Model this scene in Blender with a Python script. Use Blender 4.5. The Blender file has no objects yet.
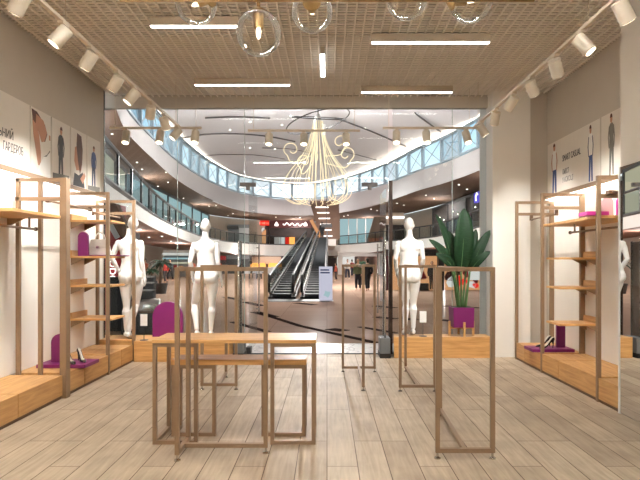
import bpy, bmesh, math, random
from mathutils import Vector, Matrix, Euler
random.seed(7)
scene = bpy.context.scene
COL = scene.collection
PI = math.pi
CAMZ = 1.45
ORIG = {}

# ------------------------------------------------------------------ materials
MATS = {}
def new_mat(name):
    m = bpy.data.materials.new(name); m.use_nodes = True
    nt = m.node_tree; nt.nodes.clear()
    out = nt.nodes.new('ShaderNodeOutputMaterial')
    MATS[name] = m
    return m, nt, out
def rgb(c):
    def f(v):
        v = v / 255.0
        return v / 12.92 if v <= 0.04045 else ((v + 0.055) / 1.055) ** 2.4
    return (f(c[0]), f(c[1]), f(c[2]), 1.0)
def scale_c(c, k): return (min(c[0]*k, 1), min(c[1]*k, 1), min(c[2]*k, 1), 1)
def mat(name, col, rough=0.5, metal=0.0, var=0.06, scale=8.0, stretch=(1, 1, 1), spec=0.5, bump=0.0):
    m, nt, out = new_mat(name)
    b = nt.nodes.new('ShaderNodeBsdfPrincipled')
    c = rgb(col)
    tc = nt.nodes.new('ShaderNodeTexCoord'); mp = nt.nodes.new('ShaderNodeMapping')
    mp.inputs['Scale'].default_value = stretch
    nz = nt.nodes.new('ShaderNodeTexNoise'); nz.inputs['Scale'].default_value = scale; nz.inputs['Detail'].default_value = 4
    rp = nt.nodes.new('ShaderNodeValToRGB')
    rp.color_ramp.elements[0].position = 0.3; rp.color_ramp.elements[1].position = 0.7
    rp.color_ramp.elements[0].color = scale_c(c, 1 - var); rp.color_ramp.elements[1].color = scale_c(c, 1 + var)
    L = nt.links.new
    L(tc.outputs['Object'], mp.inputs[0]); L(mp.outputs[0], nz.inputs['Vector']); L(nz.outputs['Fac'], rp.inputs[0])
    L(rp.outputs[0], b.inputs['Base Color'])
    b.inputs['Roughness'].default_value = rough; b.inputs['Metallic'].default_value = metal
    b.inputs['Specular IOR Level'].default_value = spec
    if bump:
        bp = nt.nodes.new('ShaderNodeBump'); bp.inputs['Strength'].default_value = bump; bp.inputs['Distance'].default_value = 0.01
        L(nz.outputs['Fac'], bp.inputs['Height']); L(bp.outputs[0], b.inputs['Normal'])
    L(b.outputs[0], out.inputs[0])
    return m
def emit(name, col, strength):
    m, nt, out = new_mat(name)
    e = nt.nodes.new('ShaderNodeEmission'); e.inputs[0].default_value = rgb(col); e.inputs[1].default_value = strength
    nt.links.new(e.outputs[0], out.inputs[0]); return m
def glass(name, tint=(255, 255, 255), ior=1.45, refl=1.0, wavy=0.0, rim_highlight=0.0):
    """thin clear glass: mostly see-through, mirror-like at grazing angles"""
    m, nt, out = new_mat(name); L = nt.links.new
    t = nt.nodes.new('ShaderNodeBsdfTransparent'); t.inputs[0].default_value = rgb(tint)
    g = nt.nodes.new('ShaderNodeBsdfGlossy'); g.inputs['Roughness'].default_value = 0.0
    fr = nt.nodes.new('ShaderNodeFresnel'); fr.inputs[0].default_value = ior
    mu = nt.nodes.new('ShaderNodeMath'); mu.operation = 'MULTIPLY'; mu.inputs[1].default_value = refl
    mx = nt.nodes.new('ShaderNodeMixShader')
    L(fr.outputs[0], mu.inputs[0]); L(mu.outputs[0], mx.inputs[0]); L(t.outputs[0], mx.inputs[1]); L(g.outputs[0], mx.inputs[2])
    if wavy:
        tc = nt.nodes.new('ShaderNodeTexCoord'); nz = nt.nodes.new('ShaderNodeTexNoise'); nz.inputs['Scale'].default_value = 14
        bp = nt.nodes.new('ShaderNodeBump'); bp.inputs['Strength'].default_value = wavy; bp.inputs['Distance'].default_value = 0.02
        L(tc.outputs['Object'], nz.inputs['Vector']); L(nz.outputs['Fac'], bp.inputs['Height'])
        L(bp.outputs[0], g.inputs['Normal']); L(bp.outputs[0], fr.inputs['Normal'])
    if rim_highlight:  # pale diffuse edge painted in as a bright highlight around the globes
        lw = nt.nodes.new('ShaderNodeLayerWeight'); lw.inputs[0].default_value = 0.35
        m2 = nt.nodes.new('ShaderNodeMath'); m2.operation = 'MULTIPLY'; m2.inputs[1].default_value = rim_highlight
        df = nt.nodes.new('ShaderNodeBsdfDiffuse'); df.inputs[0].default_value = (.9, .88, .84, 1); m3 = nt.nodes.new('ShaderNodeMixShader')
        L(lw.outputs['Facing'], m2.inputs[0]); L(m2.outputs[0], m3.inputs[0]); L(mx.outputs[0], m3.inputs[1]); L(df.outputs[0], m3.inputs[2]); mx = m3
    L(mx.outputs[0], out.inputs[0]); return m
def wood(name, c1, c2, axis='Y', rough=0.45):
    m, nt, out = new_mat(name); L = nt.links.new
    b = nt.nodes.new('ShaderNodeBsdfPrincipled'); tc = nt.nodes.new('ShaderNodeTexCoord'); mp = nt.nodes.new('ShaderNodeMapping')
    mp.inputs['Scale'].default_value = {'X': (1.2, 14, 14), 'Y': (14, 1.2, 14), 'Z': (14, 14, 1.2)}[axis]
    nz = nt.nodes.new('ShaderNodeTexNoise'); nz.inputs['Scale'].default_value = 2.2; nz.inputs['Detail'].default_value = 6; nz.inputs['Distortion'].default_value = 0.6
    rp = nt.nodes.new('ShaderNodeValToRGB'); rp.color_ramp.elements[0].position = 0.32; rp.color_ramp.elements[1].position = 0.68
    rp.color_ramp.elements[0].color = rgb(c1); rp.color_ramp.elements[1].color = rgb(c2)
    L(tc.outputs['Object'], mp.inputs[0]); L(mp.outputs[0], nz.inputs['Vector']); L(nz.outputs['Fac'], rp.inputs[0]); L(rp.outputs[0], b.inputs['Base Color'])
    b.inputs['Roughness'].default_value = rough
    L(b.outputs[0], out.inputs[0]); return m
def plank_mat():
    m, nt, out = new_mat('plank_floor'); L = nt.links.new
    b = nt.nodes.new('ShaderNodeBsdfPrincipled'); tc = nt.nodes.new('ShaderNodeTexCoord')
    sp = nt.nodes.new('ShaderNodeSeparateXYZ'); cb = nt.nodes.new('ShaderNodeCombineXYZ')
    L(tc.outputs['Object'], sp.inputs[0]); L(sp.outputs['Y'], cb.inputs['X']); L(sp.outputs['X'], cb.inputs['Y'])
    br = nt.nodes.new('ShaderNodeTexBrick'); br.offset = 0.37; br.offset_frequency = 3; br.squash_frequency = 1
    br.inputs['Scale'].default_value = 1.0; br.inputs['Brick Width'].default_value = 1.45; br.inputs['Row Height'].default_value = 0.218
    br.inputs['Mortar Size'].default_value = 0.0034; br.inputs['Mortar Smooth'].default_value = 0.1; br.inputs['Bias'].default_value = 0.0
    br.inputs['Color1'].default_value = rgb((198, 182, 160)); br.inputs['Color2'].default_value = rgb((174, 156, 135)); br.inputs['Mortar'].default_value = rgb((96, 76, 58))
    L(cb.outputs[0], br.inputs['Vector'])
    mp = nt.nodes.new('ShaderNodeMapping'); mp.inputs['Scale'].default_value = (16, 1.3, 1)
    L(tc.outputs['Object'], mp.inputs[0])
    nz = nt.nodes.new('ShaderNodeTexNoise'); nz.inputs['Scale'].default_value = 2.0; nz.inputs['Detail'].default_value = 7; nz.inputs['Distortion'].default_value = 0.5
    L(mp.outputs[0], nz.inputs['Vector'])
    n2 = nt.nodes.new('ShaderNodeTexNoise'); n2.inputs['Scale'].default_value = 2.3; n2.inputs['Detail'].default_value = 5
    L(tc.outputs['Object'], n2.inputs['Vector'])
    ad = nt.nodes.new('ShaderNodeMath'); ad.operation = 'ADD'; L(nz.outputs['Fac'], ad.inputs[0]); L(n2.outputs['Fac'], ad.inputs[1])
    rp = nt.nodes.new('ShaderNodeValToRGB'); rp.color_ramp.elements[0].position = 0.36; rp.color_ramp.elements[1].position = 0.64
    hv = nt.nodes.new('ShaderNodeMath'); hv.operation = 'MULTIPLY'; hv.inputs[1].default_value = 0.5; L(ad.outputs[0], hv.inputs[0]); L(hv.outputs[0], rp.inputs[0])
    rp.color_ramp.elements[0].color = (0.72, 0.70, 0.67, 1); rp.color_ramp.elements[1].color = (1.08, 1.08, 1.07, 1)
    mx = nt.nodes.new('ShaderNodeMixRGB'); mx.blend_type = 'MULTIPLY'; mx.inputs[0].default_value = 1.0
    L(br.outputs['Color'], mx.inputs[1]); L(rp.outputs[0], mx.inputs[2]); L(mx.outputs[0], b.inputs['Base Color'])
    b.inputs['Roughness'].default_value = 0.55; b.inputs['Specular IOR Level'].default_value = 0.25
    L(b.outputs[0], out.inputs[0]); return m
def marble_mat():
    m, nt, out = new_mat('marble'); L = nt.links.new
    b = nt.nodes.new('ShaderNodeBsdfPrincipled'); tc = nt.nodes.new('ShaderNodeTexCoord')
    nz = nt.nodes.new('ShaderNodeTexNoise'); nz.inputs['Scale'].default_value = 1.6; nz.inputs['Detail'].default_value = 8; nz.inputs['Distortion'].default_value = 2.0
    L(tc.outputs['Object'], nz.inputs['Vector'])
    rp = nt.nodes.new('ShaderNodeValToRGB'); e = rp.color_ramp.elements
    e[0].position = 0.47; e[0].color = rgb((214, 212, 208)); e[1].position = 0.53; e[1].color = rgb((216, 214, 210))
    k = rp.color_ramp.elements.new(0.50); k.color = rgb((128, 126, 126))
    L(nz.outputs['Fac'], rp.inputs[0]); L(rp.outputs[0], b.inputs['Base Color']); b.inputs['Roughness'].default_value = 0.3
    L(b.outputs[0], out.inputs[0]); return m
def tile_mat():
    m, nt, out = new_mat('mall_tile'); L = nt.links.new
    b = nt.nodes.new('ShaderNodeBsdfPrincipled'); tc = nt.nodes.new('ShaderNodeTexCoord')
    br = nt.nodes.new('ShaderNodeTexBrick'); br.offset = 0.0; br.inputs['Scale'].default_value = 1.0
    br.inputs['Brick Width'].default_value = 1.2; br.inputs['Row Height'].default_value = 1.2; br.inputs['Mortar Size'].default_value = 0.006
    br.inputs['Color1'].default_value = rgb((166, 140, 122)); br.inputs['Color2'].default_value = rgb((158, 132, 114)); br.inputs['Mortar'].default_value = rgb((138, 114, 98))
    L(tc.outputs['Object'], br.inputs['Vector']); L(br.outputs['Color'], b.inputs['Base Color'])
    df = nt.nodes.new('ShaderNodeBsdfDiffuse'); L(br.outputs['Color'], df.inputs[0]); gl = nt.nodes.new('ShaderNodeBsdfGlossy'); gl.inputs['Roughness'].default_value = 0.16
    mx = nt.nodes.new('ShaderNodeMixShader'); mx.inputs[0].default_value = 0.10; L(df.outputs[0], mx.inputs[1]); L(gl.outputs[0], mx.inputs[2]); L(mx.outputs[0], out.inputs[0])
    nt.nodes.remove(b); return m

M = {}
M['wall'] = mat('painted_wall', (196, 188, 176), 0.85, var=0.02, scale=3)
M['wall_cool'] = mat('painted_column', (240, 237, 230), 0.8, var=0.015, scale=3)
M['panel'] = mat('white_back_panel', (242, 238, 230), 0.6, var=0.015, scale=4)
M['ceil'] = mat('ceiling_paint', (200, 192, 180), 0.9, var=0.02, scale=3)
M['void'] = mat('ceiling_void', (198, 192, 184), 0.95, var=0.03, scale=3)
M['grid'] = mat('ceiling_grid_metal', (240, 234, 225), 0.6, var=0.02)
M['floor'] = plank_mat(); M['marble'] = marble_mat(); M['tile'] = tile_mat()
M['oak'] = wood('oak_board', (196, 146, 88), (226, 178, 116), 'X')
M['oak_y'] = wood('oak_plinth', (184, 136, 82), (212, 166, 108), 'Y')
M['bronze'] = mat('bronze_powder_coat', (142, 116, 90), 0.45, 0.0, var=0.04, scale=20)
M['bronze_dark'] = mat('dark_bronze_base', (104, 78, 58), 0.5, 0.0, var=0.05)
M['steel'] = mat('brushed_steel', (200, 196, 190), 0.25, 1.0, var=0.04, scale=30)
M['spot'] = mat('spotlight_cream', (214, 204, 186), 0.45, var=0.02)
M['track'] = mat('track_beige', (206, 192, 172), 0.5, var=0.02)
M['brass'] = mat('brushed_brass', (186, 158, 112), 0.36, 1.0, var=0.08, scale=20)
M['purple'] = mat('magenta_lacquer', (120, 27, 98), 0.45, var=0.03)
M['purple_shine'] = mat('side_lit_magenta_lacquer', (196, 160, 162), 0.4, var=0.04)  # magenta lacquer paled in colour for the side light on it
M['pink'] = mat('hot_pink_lacquer', (212, 60, 160), 0.4, var=0.03)
M['mannequin'] = mat('mannequin_white', (244, 243, 241), 0.35, var=0.01)
M['white'] = mat('white_card', (240, 240, 238), 0.6, var=0.01)
M['bag'] = mat('white_leather', (236, 232, 226), 0.4, var=0.03, scale=40, bump=0.1)
M['shoe'] = mat('black_patent', (38, 32, 32), 0.18, var=0.1)
M['insole'] = mat('silver_insole', (196, 188, 176), 0.4, var=0.05)
M['black'] = mat('black_matt', (26, 24, 24), 0.5, var=0.1)
M['charcoal'] = mat('charcoal', (62, 60, 60), 0.5, var=0.1)
M['grey'] = mat('mid_grey', (120, 120, 122), 0.5, var=0.05)
M['lightgrey'] = mat('light_grey', (186, 184, 184), 0.5, var=0.04)
M['gate_grey'] = mat('gate_grey', (112, 116, 118), 0.45, var=0.04)
M['mullion'] = mat('brown_mullion', (70, 56, 50), 0.25, 0.4, var=0.06)
M['leaf'] = mat('banana_leaf', (20, 46, 24), 0.55, var=0.25, scale=14, stretch=(1, 1, 4), spec=0.2)
M['stem'] = mat('green_stem', (72, 106, 62), 0.5, var=0.2, scale=14)
M['soil'] = mat('soil', (50, 38, 30), 0.95, var=0.3, scale=40)
M['glass'] = glass('shopfront_glass', (246, 250, 250), 1.4, 0.8)
M['door_glass'] = glass('door_glass', (246, 250, 250), 1.3, 0.25)
M['glass_edge'] = mat('green_glass_edge', (150, 170, 160), 0.3, var=0.03)
M['globe'] = glass('wavy_globe_glass', (252, 250, 246), 1.3, 0.8, 0.25, 0.30)
M['rail_glass'] = glass('balustrade_glass', (214, 226, 226), 1.4, 0.7)
M['sky_glass'] = glass('clerestory_glass', (232, 246, 252), 1.4, 0.5)
M['led'] = emit('led_warm_white', (255, 251, 244), 8.0); M['led_rear_fill'] = emit('led_fill_boosted', (255, 251, 244), 130.0); M['led_strip'] = emit('led_strip_glow', (255, 244, 228), 3.0)
M['bulb'] = emit('bulb_glow', (255, 240, 214), 2.5)
M['lens'] = emit('spot_lens', (255, 238, 208), 4.0)
m_, nt_, out_ = new_mat('silvered_mirror')
g_ = nt_.nodes.new('ShaderNodeBsdfGlossy'); g_.inputs['Roughness'].default_value = 0.0; g_.inputs['Color'].default_value = (0.86, 0.86, 0.85, 1)
nt_.links.new(g_.outputs[0], out_.inputs[0]); M['mirror'] = m_
# mall
M['dome'] = mat('atrium_ceiling_white', (226, 222, 226), 0.8, var=0.015, scale=0.3)
M['fascia'] = mat('fascia_plaster', (206, 201, 202), 0.8, var=0.02, scale=0.4)
M['soffit'] = mat('brown_soffit', (118, 95, 82), 0.85, var=0.04, scale=0.5, spec=0.1)
M['soffit_red'] = mat('reddish_brown_soffit', (150, 116, 102), 0.85, var=0.04, scale=0.5, spec=0.1)
M['slabwhite'] = mat('gallery_edge_white', (234, 230, 225), 0.6, var=0.02)
M['darkrail'] = mat('dark_handrail', (46, 46, 48), 0.4, 0.3, var=0.05)
M['rib'] = mat('dark_rib', (84, 80, 82), 0.6, var=0.05)
M['frame_blue'] = mat('window_frame_grey', (166, 182, 194), 0.5, var=0.03)
M['beige'] = mat('mall_beige', (176, 156, 138), 0.7, var=0.04, scale=0.6)
M['shopdark'] = mat('dark_shop_interior', (58, 48, 46), 0.7, var=0.2, scale=1.5)
M['inlay'] = mat('dark_tile_inlay', (58, 48, 46), 0.9, var=0.08, spec=0.0)
M['red'] = mat('red_store', (150, 30, 34), 0.5, var=0.1)
M['maroon'] = mat('maroon_store', (78, 28, 28), 0.5, var=0.1)
M['redsign'] = emit('red_sign_glow', (214, 44, 34), 0.8)
M['redletter'] = emit('red_letter_glow', (255, 110, 90), 1.4)
M['whiteglow'] = emit('white_sign_glow', (255, 244, 236), 1.6)
M['warmstrip'] = emit('warm_chandelier_light', (255, 228, 182), 1.05); M['cove'] = emit('cove_glow', (255, 236, 212), 9.0)
M['orangelamp'] = emit('orange_lantern_glow', (255, 166, 84), 1.3)
M['down'] = emit('downlight_glow', (255, 246, 232), 3.5)
M['lit_blue'] = emit('lit_shop_window_blue', (176, 208, 212), 0.5); M['glow_lavender'] = emit('poster_board_added_glow', (214, 214, 232), 0.5)
M['lit_cream'] = emit('lit_shop_window_cream', (206, 198, 170), 0.55)
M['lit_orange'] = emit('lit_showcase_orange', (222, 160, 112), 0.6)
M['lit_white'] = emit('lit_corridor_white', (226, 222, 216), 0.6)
M['neon'] = emit('violet_neon', (96, 84, 200), 0.8)
M['skin'] = mat('skin', (206, 160, 132), 0.6, var=0.04)
M['hair'] = mat('dark_hair', (48, 36, 30), 0.7, var=0.1)
M['rubber'] = mat('escalator_rubber', (30, 32, 34), 0.5, var=0.1)
M['steptread'] = mat('escalator_step', (40, 44, 48), 0.6, 0.0, var=0.1)

# ------------------------------------------------------------------ mesh builder
class MB:
    def __init__(s): s.v = []; s.f = []
    def add(s, vs, fs):
        b = len(s.v); s.v += [tuple(p) for p in vs]; s.f += [tuple(b + i for i in f) for f in fs]; return s
    def box(s, x0, x1, y0, y1, z0, z1):
        x0, x1 = sorted((x0, x1)); y0, y1 = sorted((y0, y1)); z0, z1 = sorted((z0, z1))
        return s.add([(x0,y0,z0),(x1,y0,z0),(x1,y1,z0),(x0,y1,z0),(x0,y0,z1),(x1,y0,z1),(x1,y1,z1),(x0,y1,z1)],
                     [(0,3,2,1),(4,5,6,7),(0,1,5,4),(1,2,6,5),(2,3,7,6),(3,0,4,7)])
    def hexa(s, bottom, top):
        return s.add(list(bottom) + list(top), [(3,2,1,0),(4,5,6,7),(0,1,5,4),(1,2,6,5),(2,3,7,6),(3,0,4,7)])
    def bar(s, a, b, w, h, up=(0, 0, 1)):
        """rectangular bar from a to b, width w (sideways), height h (along up)"""
        a, b = Vector(a), Vector(b); t = (b - a).normalized(); u = Vector(up)
        if abs(t.dot(u)) > 0.98: u = Vector((1, 0, 0))
        sd = t.cross(u).normalized(); u = sd.cross(t).normalized()
        q = [sd*(-w/2)+u*(-h/2), sd*(w/2)+u*(-h/2), sd*(w/2)+u*(h/2), sd*(-w/2)+u*(h/2)]
        return s.add([a+k for k in q] + [b+k for k in q], [(0,1,2,3),(7,6,5,4),(4,5,1,0),(5,6,2,1),(6,7,3,2),(7,4,0,3)])
    def tube(s, pts, r, n=10, caps=True, squash=None):
        pts = [Vector(p) for p in pts]; rs = r if isinstance(r, (list, tuple)) else [r] * len(pts)
        rings = []; prev = None
        for i, p in enumerate(pts):
            t = (pts[min(i+1, len(pts)-1)] - pts[max(i-1, 0)]).normalized()
            if prev is None:
                u = Vector((0, 0, 1)) if abs(t.z) < 0.9 else Vector((0, 1, 0))
                sd = t.cross(u).normalized()
            else:
                sd = (prev - t * prev.dot(t))
                sd = sd.normalized() if sd.length > 1e-6 else t.orthogonal().normalized()
            prev = sd; up = sd.cross(t).normalized()
            rr = rs[i]; ra, rb = (rr if isinstance(rr, (tuple, list)) else (rr, rr))
            rings.append([p + sd * (ra * math.cos(2*PI*k/n)) + up * (rb * math.sin(2*PI*k/n)) for k in range(n)])
        b = []; 
        for q in rings: b += q
        fs = []
        for i in range(len(rings) - 1):
            for k in range(n):
                k2 = (k + 1) % n
                fs.append((i*n+k, i*n+k2, (i+1)*n+k2, (i+1)*n+k))
        if caps:
            fs.append(tuple(reversed(range(n)))); fs.append(tuple((len(rings)-1)*n + k for k in range(n)))
        return s.add(b, fs)
    def loft(s, rings):
        n = len(rings[0]); b = [p for q in rings for p in q]; fs = []
        for i in range(len(rings) - 1):
            for k in range(n):
                k2 = (k + 1) % n; fs.append((i*n+k, i*n+k2, (i+1)*n+k2, (i+1)*n+k))
        fs.append(tuple(reversed(range(n)))); fs.append(tuple((len(rings)-1)*n + k for k in range(n)))
        return s.add(b, fs)
    def lathe(s, prof, c=(0, 0, 0), n=20, axis='Z', cap=True):
        b = []; fs = []
        for (r, h) in prof:
            for k in range(n):
                a = 2*PI*k/n; x, y = r*math.cos(a), r*math.sin(a)
                p = (x, y, h) if axis == 'Z' else (x, h, y) if axis == 'Y' else (h, x, y)
                b.append((p[0]+c[0], p[1]+c[1], p[2]+c[2]))
        for i in range(len(prof) - 1):
            for k in range(n):
                k2 = (k+1) % n; fs.append((i*n+k, i*n+k2, (i+1)*n+k2, (i+1)*n+k))
        if cap:
            fs.append(tuple(reversed(range(n)))); fs.append(tuple((len(prof)-1)*n+k for k in range(n)))
        return s.add(b, fs)
    def ball(s, c, r, n=16, m=10):
        r = r if isinstance(r, (tuple, list)) else (r, r, r); b = []; fs = []
        b.append((c[0], c[1], c[2]-r[2]))
        for i in range(1, m):
            t = -PI/2 + PI*i/m
            for k in range(n):
                a = 2*PI*k/n; b.append((c[0]+r[0]*math.cos(t)*math.cos(a), c[1]+r[1]*math.cos(t)*math.sin(a), c[2]+r[2]*math.sin(t)))
        b.append((c[0], c[1], c[2]+r[2])); e = len(b) - 1
        for k in range(n):
            k2 = (k+1) % n; fs.append((0, 1+k2, 1+k)); fs.append((e, 1+(m-2)*n+k, 1+(m-2)*n+k2))
            for i in range(m - 2): fs.append((1+i*n+k, 1+i*n+k2, 1+(i+1)*n+k2, 1+(i+1)*n+k))
        return s.add(b, fs)
    def prism(s, poly, fn, t0, t1):
        """poly: 2d outline; fn(u, v, t) -> xyz; thickness from t0 to t1"""
        n = len(poly)
        vs = [fn(u, v, t0) for u, v in poly] + [fn(u, v, t1) for u, v in poly]
        fs = [tuple(reversed(range(n))), tuple(range(n, 2*n))] + [(k, (k+1) % n, n+(k+1) % n, n+k) for k in range(n)]
        return s.add(vs, fs)
    def ribbon(s, A, B):
        n = len(A); return s.add(list(A) + list(B), [(i, i+1, n+i+1, n+i) for i in range(n-1)])
    def build(s, name, material, parent=None, smooth=False, bevel=0.0, fix=True, mods=None):
        o0 = ORIG.get(parent.name, Vector((0, 0, 0))) if parent else Vector((0, 0, 0))
        me = bpy.data.meshes.new(name)
        me.from_pydata([(p[0]-o0.x, p[1]-o0.y, p[2]-o0.z) for p in s.v], [], s.f)
        bm = bmesh.new(); bm.from_mesh(me)
        if fix: bmesh.ops.recalc_face_normals(bm, faces=bm.faces)
        if bevel:
            bmesh.ops.bevel(bm, geom=[e for e in bm.edges if e.calc_face_angle(0) > 0.6], offset=bevel, segments=2, profile=0.6, affect='EDGES', clamp_overlap=True)
        bm.to_mesh(me); bm.free()
        if smooth: me.polygons.foreach_set('use_smooth', [True] * len(me.polygons))
        me.materials.append(M[material] if isinstance(material, str) else material)
        return link(me, name, parent)
def link(me, name, parent=None):
    o = bpy.data.objects.new(name, me); COL.objects.link(o)
    if parent is not None: o.parent = parent; ORIG[o.name] = ORIG.get(parent.name, Vector((0, 0, 0)))
    else: ORIG[o.name] = Vector((0, 0, 0))
    return o
def tag(o, label, cat, group=None, kind=None):
    o['label'] = label; o['category'] = cat
    if group: o['group'] = group
    if kind: o['kind'] = kind
    return o
def thing(name, loc, label, cat, group=None):
    o = bpy.data.objects.new(name, None); COL.objects.link(o); o.location = loc; o.empty_display_size = 0.1
    ORIG[o.name] = Vector(loc); return tag(o, label, cat, group)
def struct(o): o['kind'] = 'structure'; return o
def dup(root, loc, rz=0.0, label=None, group=None):
    r = root.copy(); COL.objects.link(r); r.location = loc; r.rotation_euler = (0, 0, rz)
    if label: r['label'] = label
    if group: r['group'] = group
    for ch in list(root.children):
        c = ch.copy(); COL.objects.link(c); c.parent = r
        for g in list(ch.children):
            d = g.copy(); COL.objects.link(d); d.parent = c
    return r
def fuse(mb, voxel, smooth=6):
    """merge overlapping closed shapes into one continuous surface"""
    me = bpy.data.meshes.new('tmp'); me.from_pydata(mb.v, [], mb.f)
    bm = bmesh.new(); bm.from_mesh(me); bmesh.ops.recalc_face_normals(bm, faces=bm.faces); bm.to_mesh(me); bm.free()
    o = bpy.data.objects.new('tmp', me); COL.objects.link(o)
    r = o.modifiers.new('r', 'REMESH'); r.mode = 'VOXEL'; r.voxel_size = voxel
    if smooth:
        sm = o.modifiers.new('s', 'SMOOTH'); sm.factor = 0.5; sm.iterations = smooth
    dg = bpy.context.evaluated_depsgraph_get(); dg.update()
    m2 = bpy.data.meshes.new_from_object(o.evaluated_get(dg))
    bpy.data.objects.remove(o); bpy.data.meshes.remove(me)
    m2.materials.clear()
    m2.polygons.foreach_set('use_smooth', [True] * len(m2.polygons))
    return m2
def text_mesh(name, body, size, matrix, material, parent=None, extrude=0.002, sx=1.0, align='LEFT'):
    cu = bpy.data.curves.new('t', 'FONT'); cu.body = body; cu.size = size; cu.extrude = extrude; cu.align_x = align
    o = bpy.data.objects.new('t', cu); COL.objects.link(o)
    dg = bpy.context.evaluated_depsgraph_get(); dg.update()
    me = bpy.data.meshes.new_from_object(o.evaluated_get(dg)); bpy.data.objects.remove(o); bpy.data.curves.remove(cu)
    me.transform(Matrix.Diagonal((sx, 1, 1, 1))); me.transform(matrix)
    if parent is not None: me.transform(Matrix.Translation(-ORIG[parent.name]))
    me.materials.clear(); me.materials.append(M[material])
    return link(me, name, parent)
def mat_axes(origin, ex, ey):
    ex, ey = Vector(ex).normalized(), Vector(ey).normalized(); ez = ex.cross(ey)
    return Matrix(((ex.x, ey.x, ez.x, origin[0]), (ex.y, ey.y, ez.y, origin[1]), (ex.z, ey.z, ez.z, origin[2]), (0, 0, 0, 1)))
def catmull(pts, n=8):
    P = [Vector(p) for p in pts]; out = []
    for i in range(len(P) - 1):
        p0, p1, p2, p3 = P[max(i-1, 0)], P[i], P[i+1], P[min(i+2, len(P)-1)]
        for k in range(n):
            t = k / n
            out.append(0.5*((2*p1) + (p2-p0)*t + (2*p0-5*p1+4*p2-p3)*t*t + (3*p1-p0-3*p2+p3)*t**3))
    out.append(P[-1]); return out
def resample(pts, step):
    out = [pts[0]]; acc = 0.0
    for a, b in zip(pts, pts[1:]):
        d = (b - a).length
        while acc + d >= step:
            t = (step - acc) / d; a = a.lerp(b, t); out.append(a.copy()); d = (b - a).length; acc = 0.0
        acc += d
    return out
ORD = ['first', 'second', 'third', 'fourth', 'fifth', 'sixth', 'seventh', 'eighth', 'ninth', 'tenth', 'eleventh', 'twelfth']
def at(x, y, d):
    """the point of the place at distance d along a bearing measured in the photograph"""
    return Vector(((x - 327.0) * d / 540.0, d, CAMZ + (261.0 - y) * d / 540.0))
# ================================================================== SHOP SHELL
CEIL = 4.0
W = 3.35
struct(MB().box(-3.9, 3.9, -2.6, 8.42, -0.12, 0.0).build('floor', 'floor'))
struct(MB().box(-4.6, 3.2, 8.42, 9.5, -0.12, 0.0).build('floor_threshold', 'marble'))
struct(MB().box(-1.27, 0.95, 8.40, 8.44, 0.0, 0.012).build('trim_1', 'black'))
struct(MB().box(-W-0.18, -W, -2.6, 8.10, 0.0, CEIL+.3).build('wall_left', 'wall'))
struct(MB().box(W, W+0.18, -2.6, 8.22, 0.0, CEIL+.3).build('wall_right', 'wall'))
struct(MB().box(-3.6, 3.6, -2.75, -2.6, 0.0, CEIL+.3).build('wall_back', 'wall'))
struct(MB().box(-3.6, 3.6, -2.75, 8.55, CEIL+0.022, CEIL+0.30).build('ceiling', 'void'))
struct(MB().box(-3.9, 3.9, 8.40, 8.50, 3.835, CEIL+0.24).build('trim_2', 'ceil'))
g = MB()
nx = 67
for i in range(nx):
    x = -W + 0.05 + i * 0.1
    g.box(x-0.0075, x+0.0075, -2.6, 8.40, CEIL-0.002, CEIL+0.022)
for j in range(182):
    y = -2.55 + j * 0.06
    if y < 8.39: g.box(-W, W, y-0.003, y+0.003, CEIL+0.008, CEIL+0.022)
struct(g.build('ceiling_grid', 'grid', fix=False))
# white column and return wall on the right of the shopfront
struct(MB().add([(2.50,8.15,0),(3.07,8.15,0),(3.07,8.85,0),(2.50,8.85,0),(2.50,8.15,CEIL+.3),(3.07,8.15,CEIL+.3),(3.07,8.85,CEIL+.3),(2.50,8.85,CEIL+.3)],
       [(0,3,2,1),(4,5,6,7),(0,1,5,4),(1,2,6,5),(2,3,7,6),(3,0,4,7)]).build('wall_column', 'wall_cool'))
struct(MB().box(3.07, 3.55, 8.22, 8.35, 0, CEIL+.2).build('wall_return', 'wall'))
struct(MB().box(-3.40, -3.345, 8.10, 8.14, 0, CEIL).build('trim_3', 'mullion'))
# pier with mirror in front of the right wall
struct(MB().box(2.80, W, 1.2, 5.15, 0, CEIL-0.002).build('wall_pier', 'wall'))
mir = MB().box(2.784, 2.80, 1.6, 5.135, 0.012, 2.34).build('wall_mirror', 'mirror')
tag(mir, 'tall frameless mirror with bright edge on the pier beside the right wall unit', 'mirror')
MB().box(2.778, 2.803, 5.135, 5.155, 0.0, 2.34).build('mirror_edge', 'white', mir)

# ------------------------------------------------------------------ shopfront glass
GY = 8.45
def pane(n, x0, x1, z0=0.0, z1=3.835):
    w = MB().box(x0+0.006, x1-0.006, GY-0.006, GY+0.006, z0+0.03, z1).build('window_%d' % n, 'glass'); struct(w)
    if z0 == 0: MB().box(x0, x1, GY-0.025, GY+0.025, z0, z0+0.03).build('base_channel', 'gate_grey', w)
    return w
pane(1, -3.85, -2.34); pane(2, -2.34, -1.29); pane(3, 1.02, 1.96); pane(4, 1.96, 2.495); pane(5, -1.29, 0.96, 2.66)
for x in (-1.235, 0.665):
    MB().box(x-0.125, x+0.125, GY-0.03, GY+0.03, 2.615, 2.675).build('patch_fitting', 'grey', bpy.data.objects['window_5']); MB().box(x-0.03, x+0.03, GY-0.028, GY+0.028, 2.56, 2.615).build('patch_fitting', 'grey', bpy.data.objects['window_5'])
n = 1
for x in (-2.34, -1.29, 1.96):
    struct(MB().box(x-0.003, x+0.003, GY-0.007, GY+0.007, 0.0, 3.835).build('trim_%d' % (3+n), 'glass_edge')); n += 1
struct(MB().box(0.965, 1.02, GY-0.05, GY+0.05, 0, 2.70).build('trim_8', 'mullion'))
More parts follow.
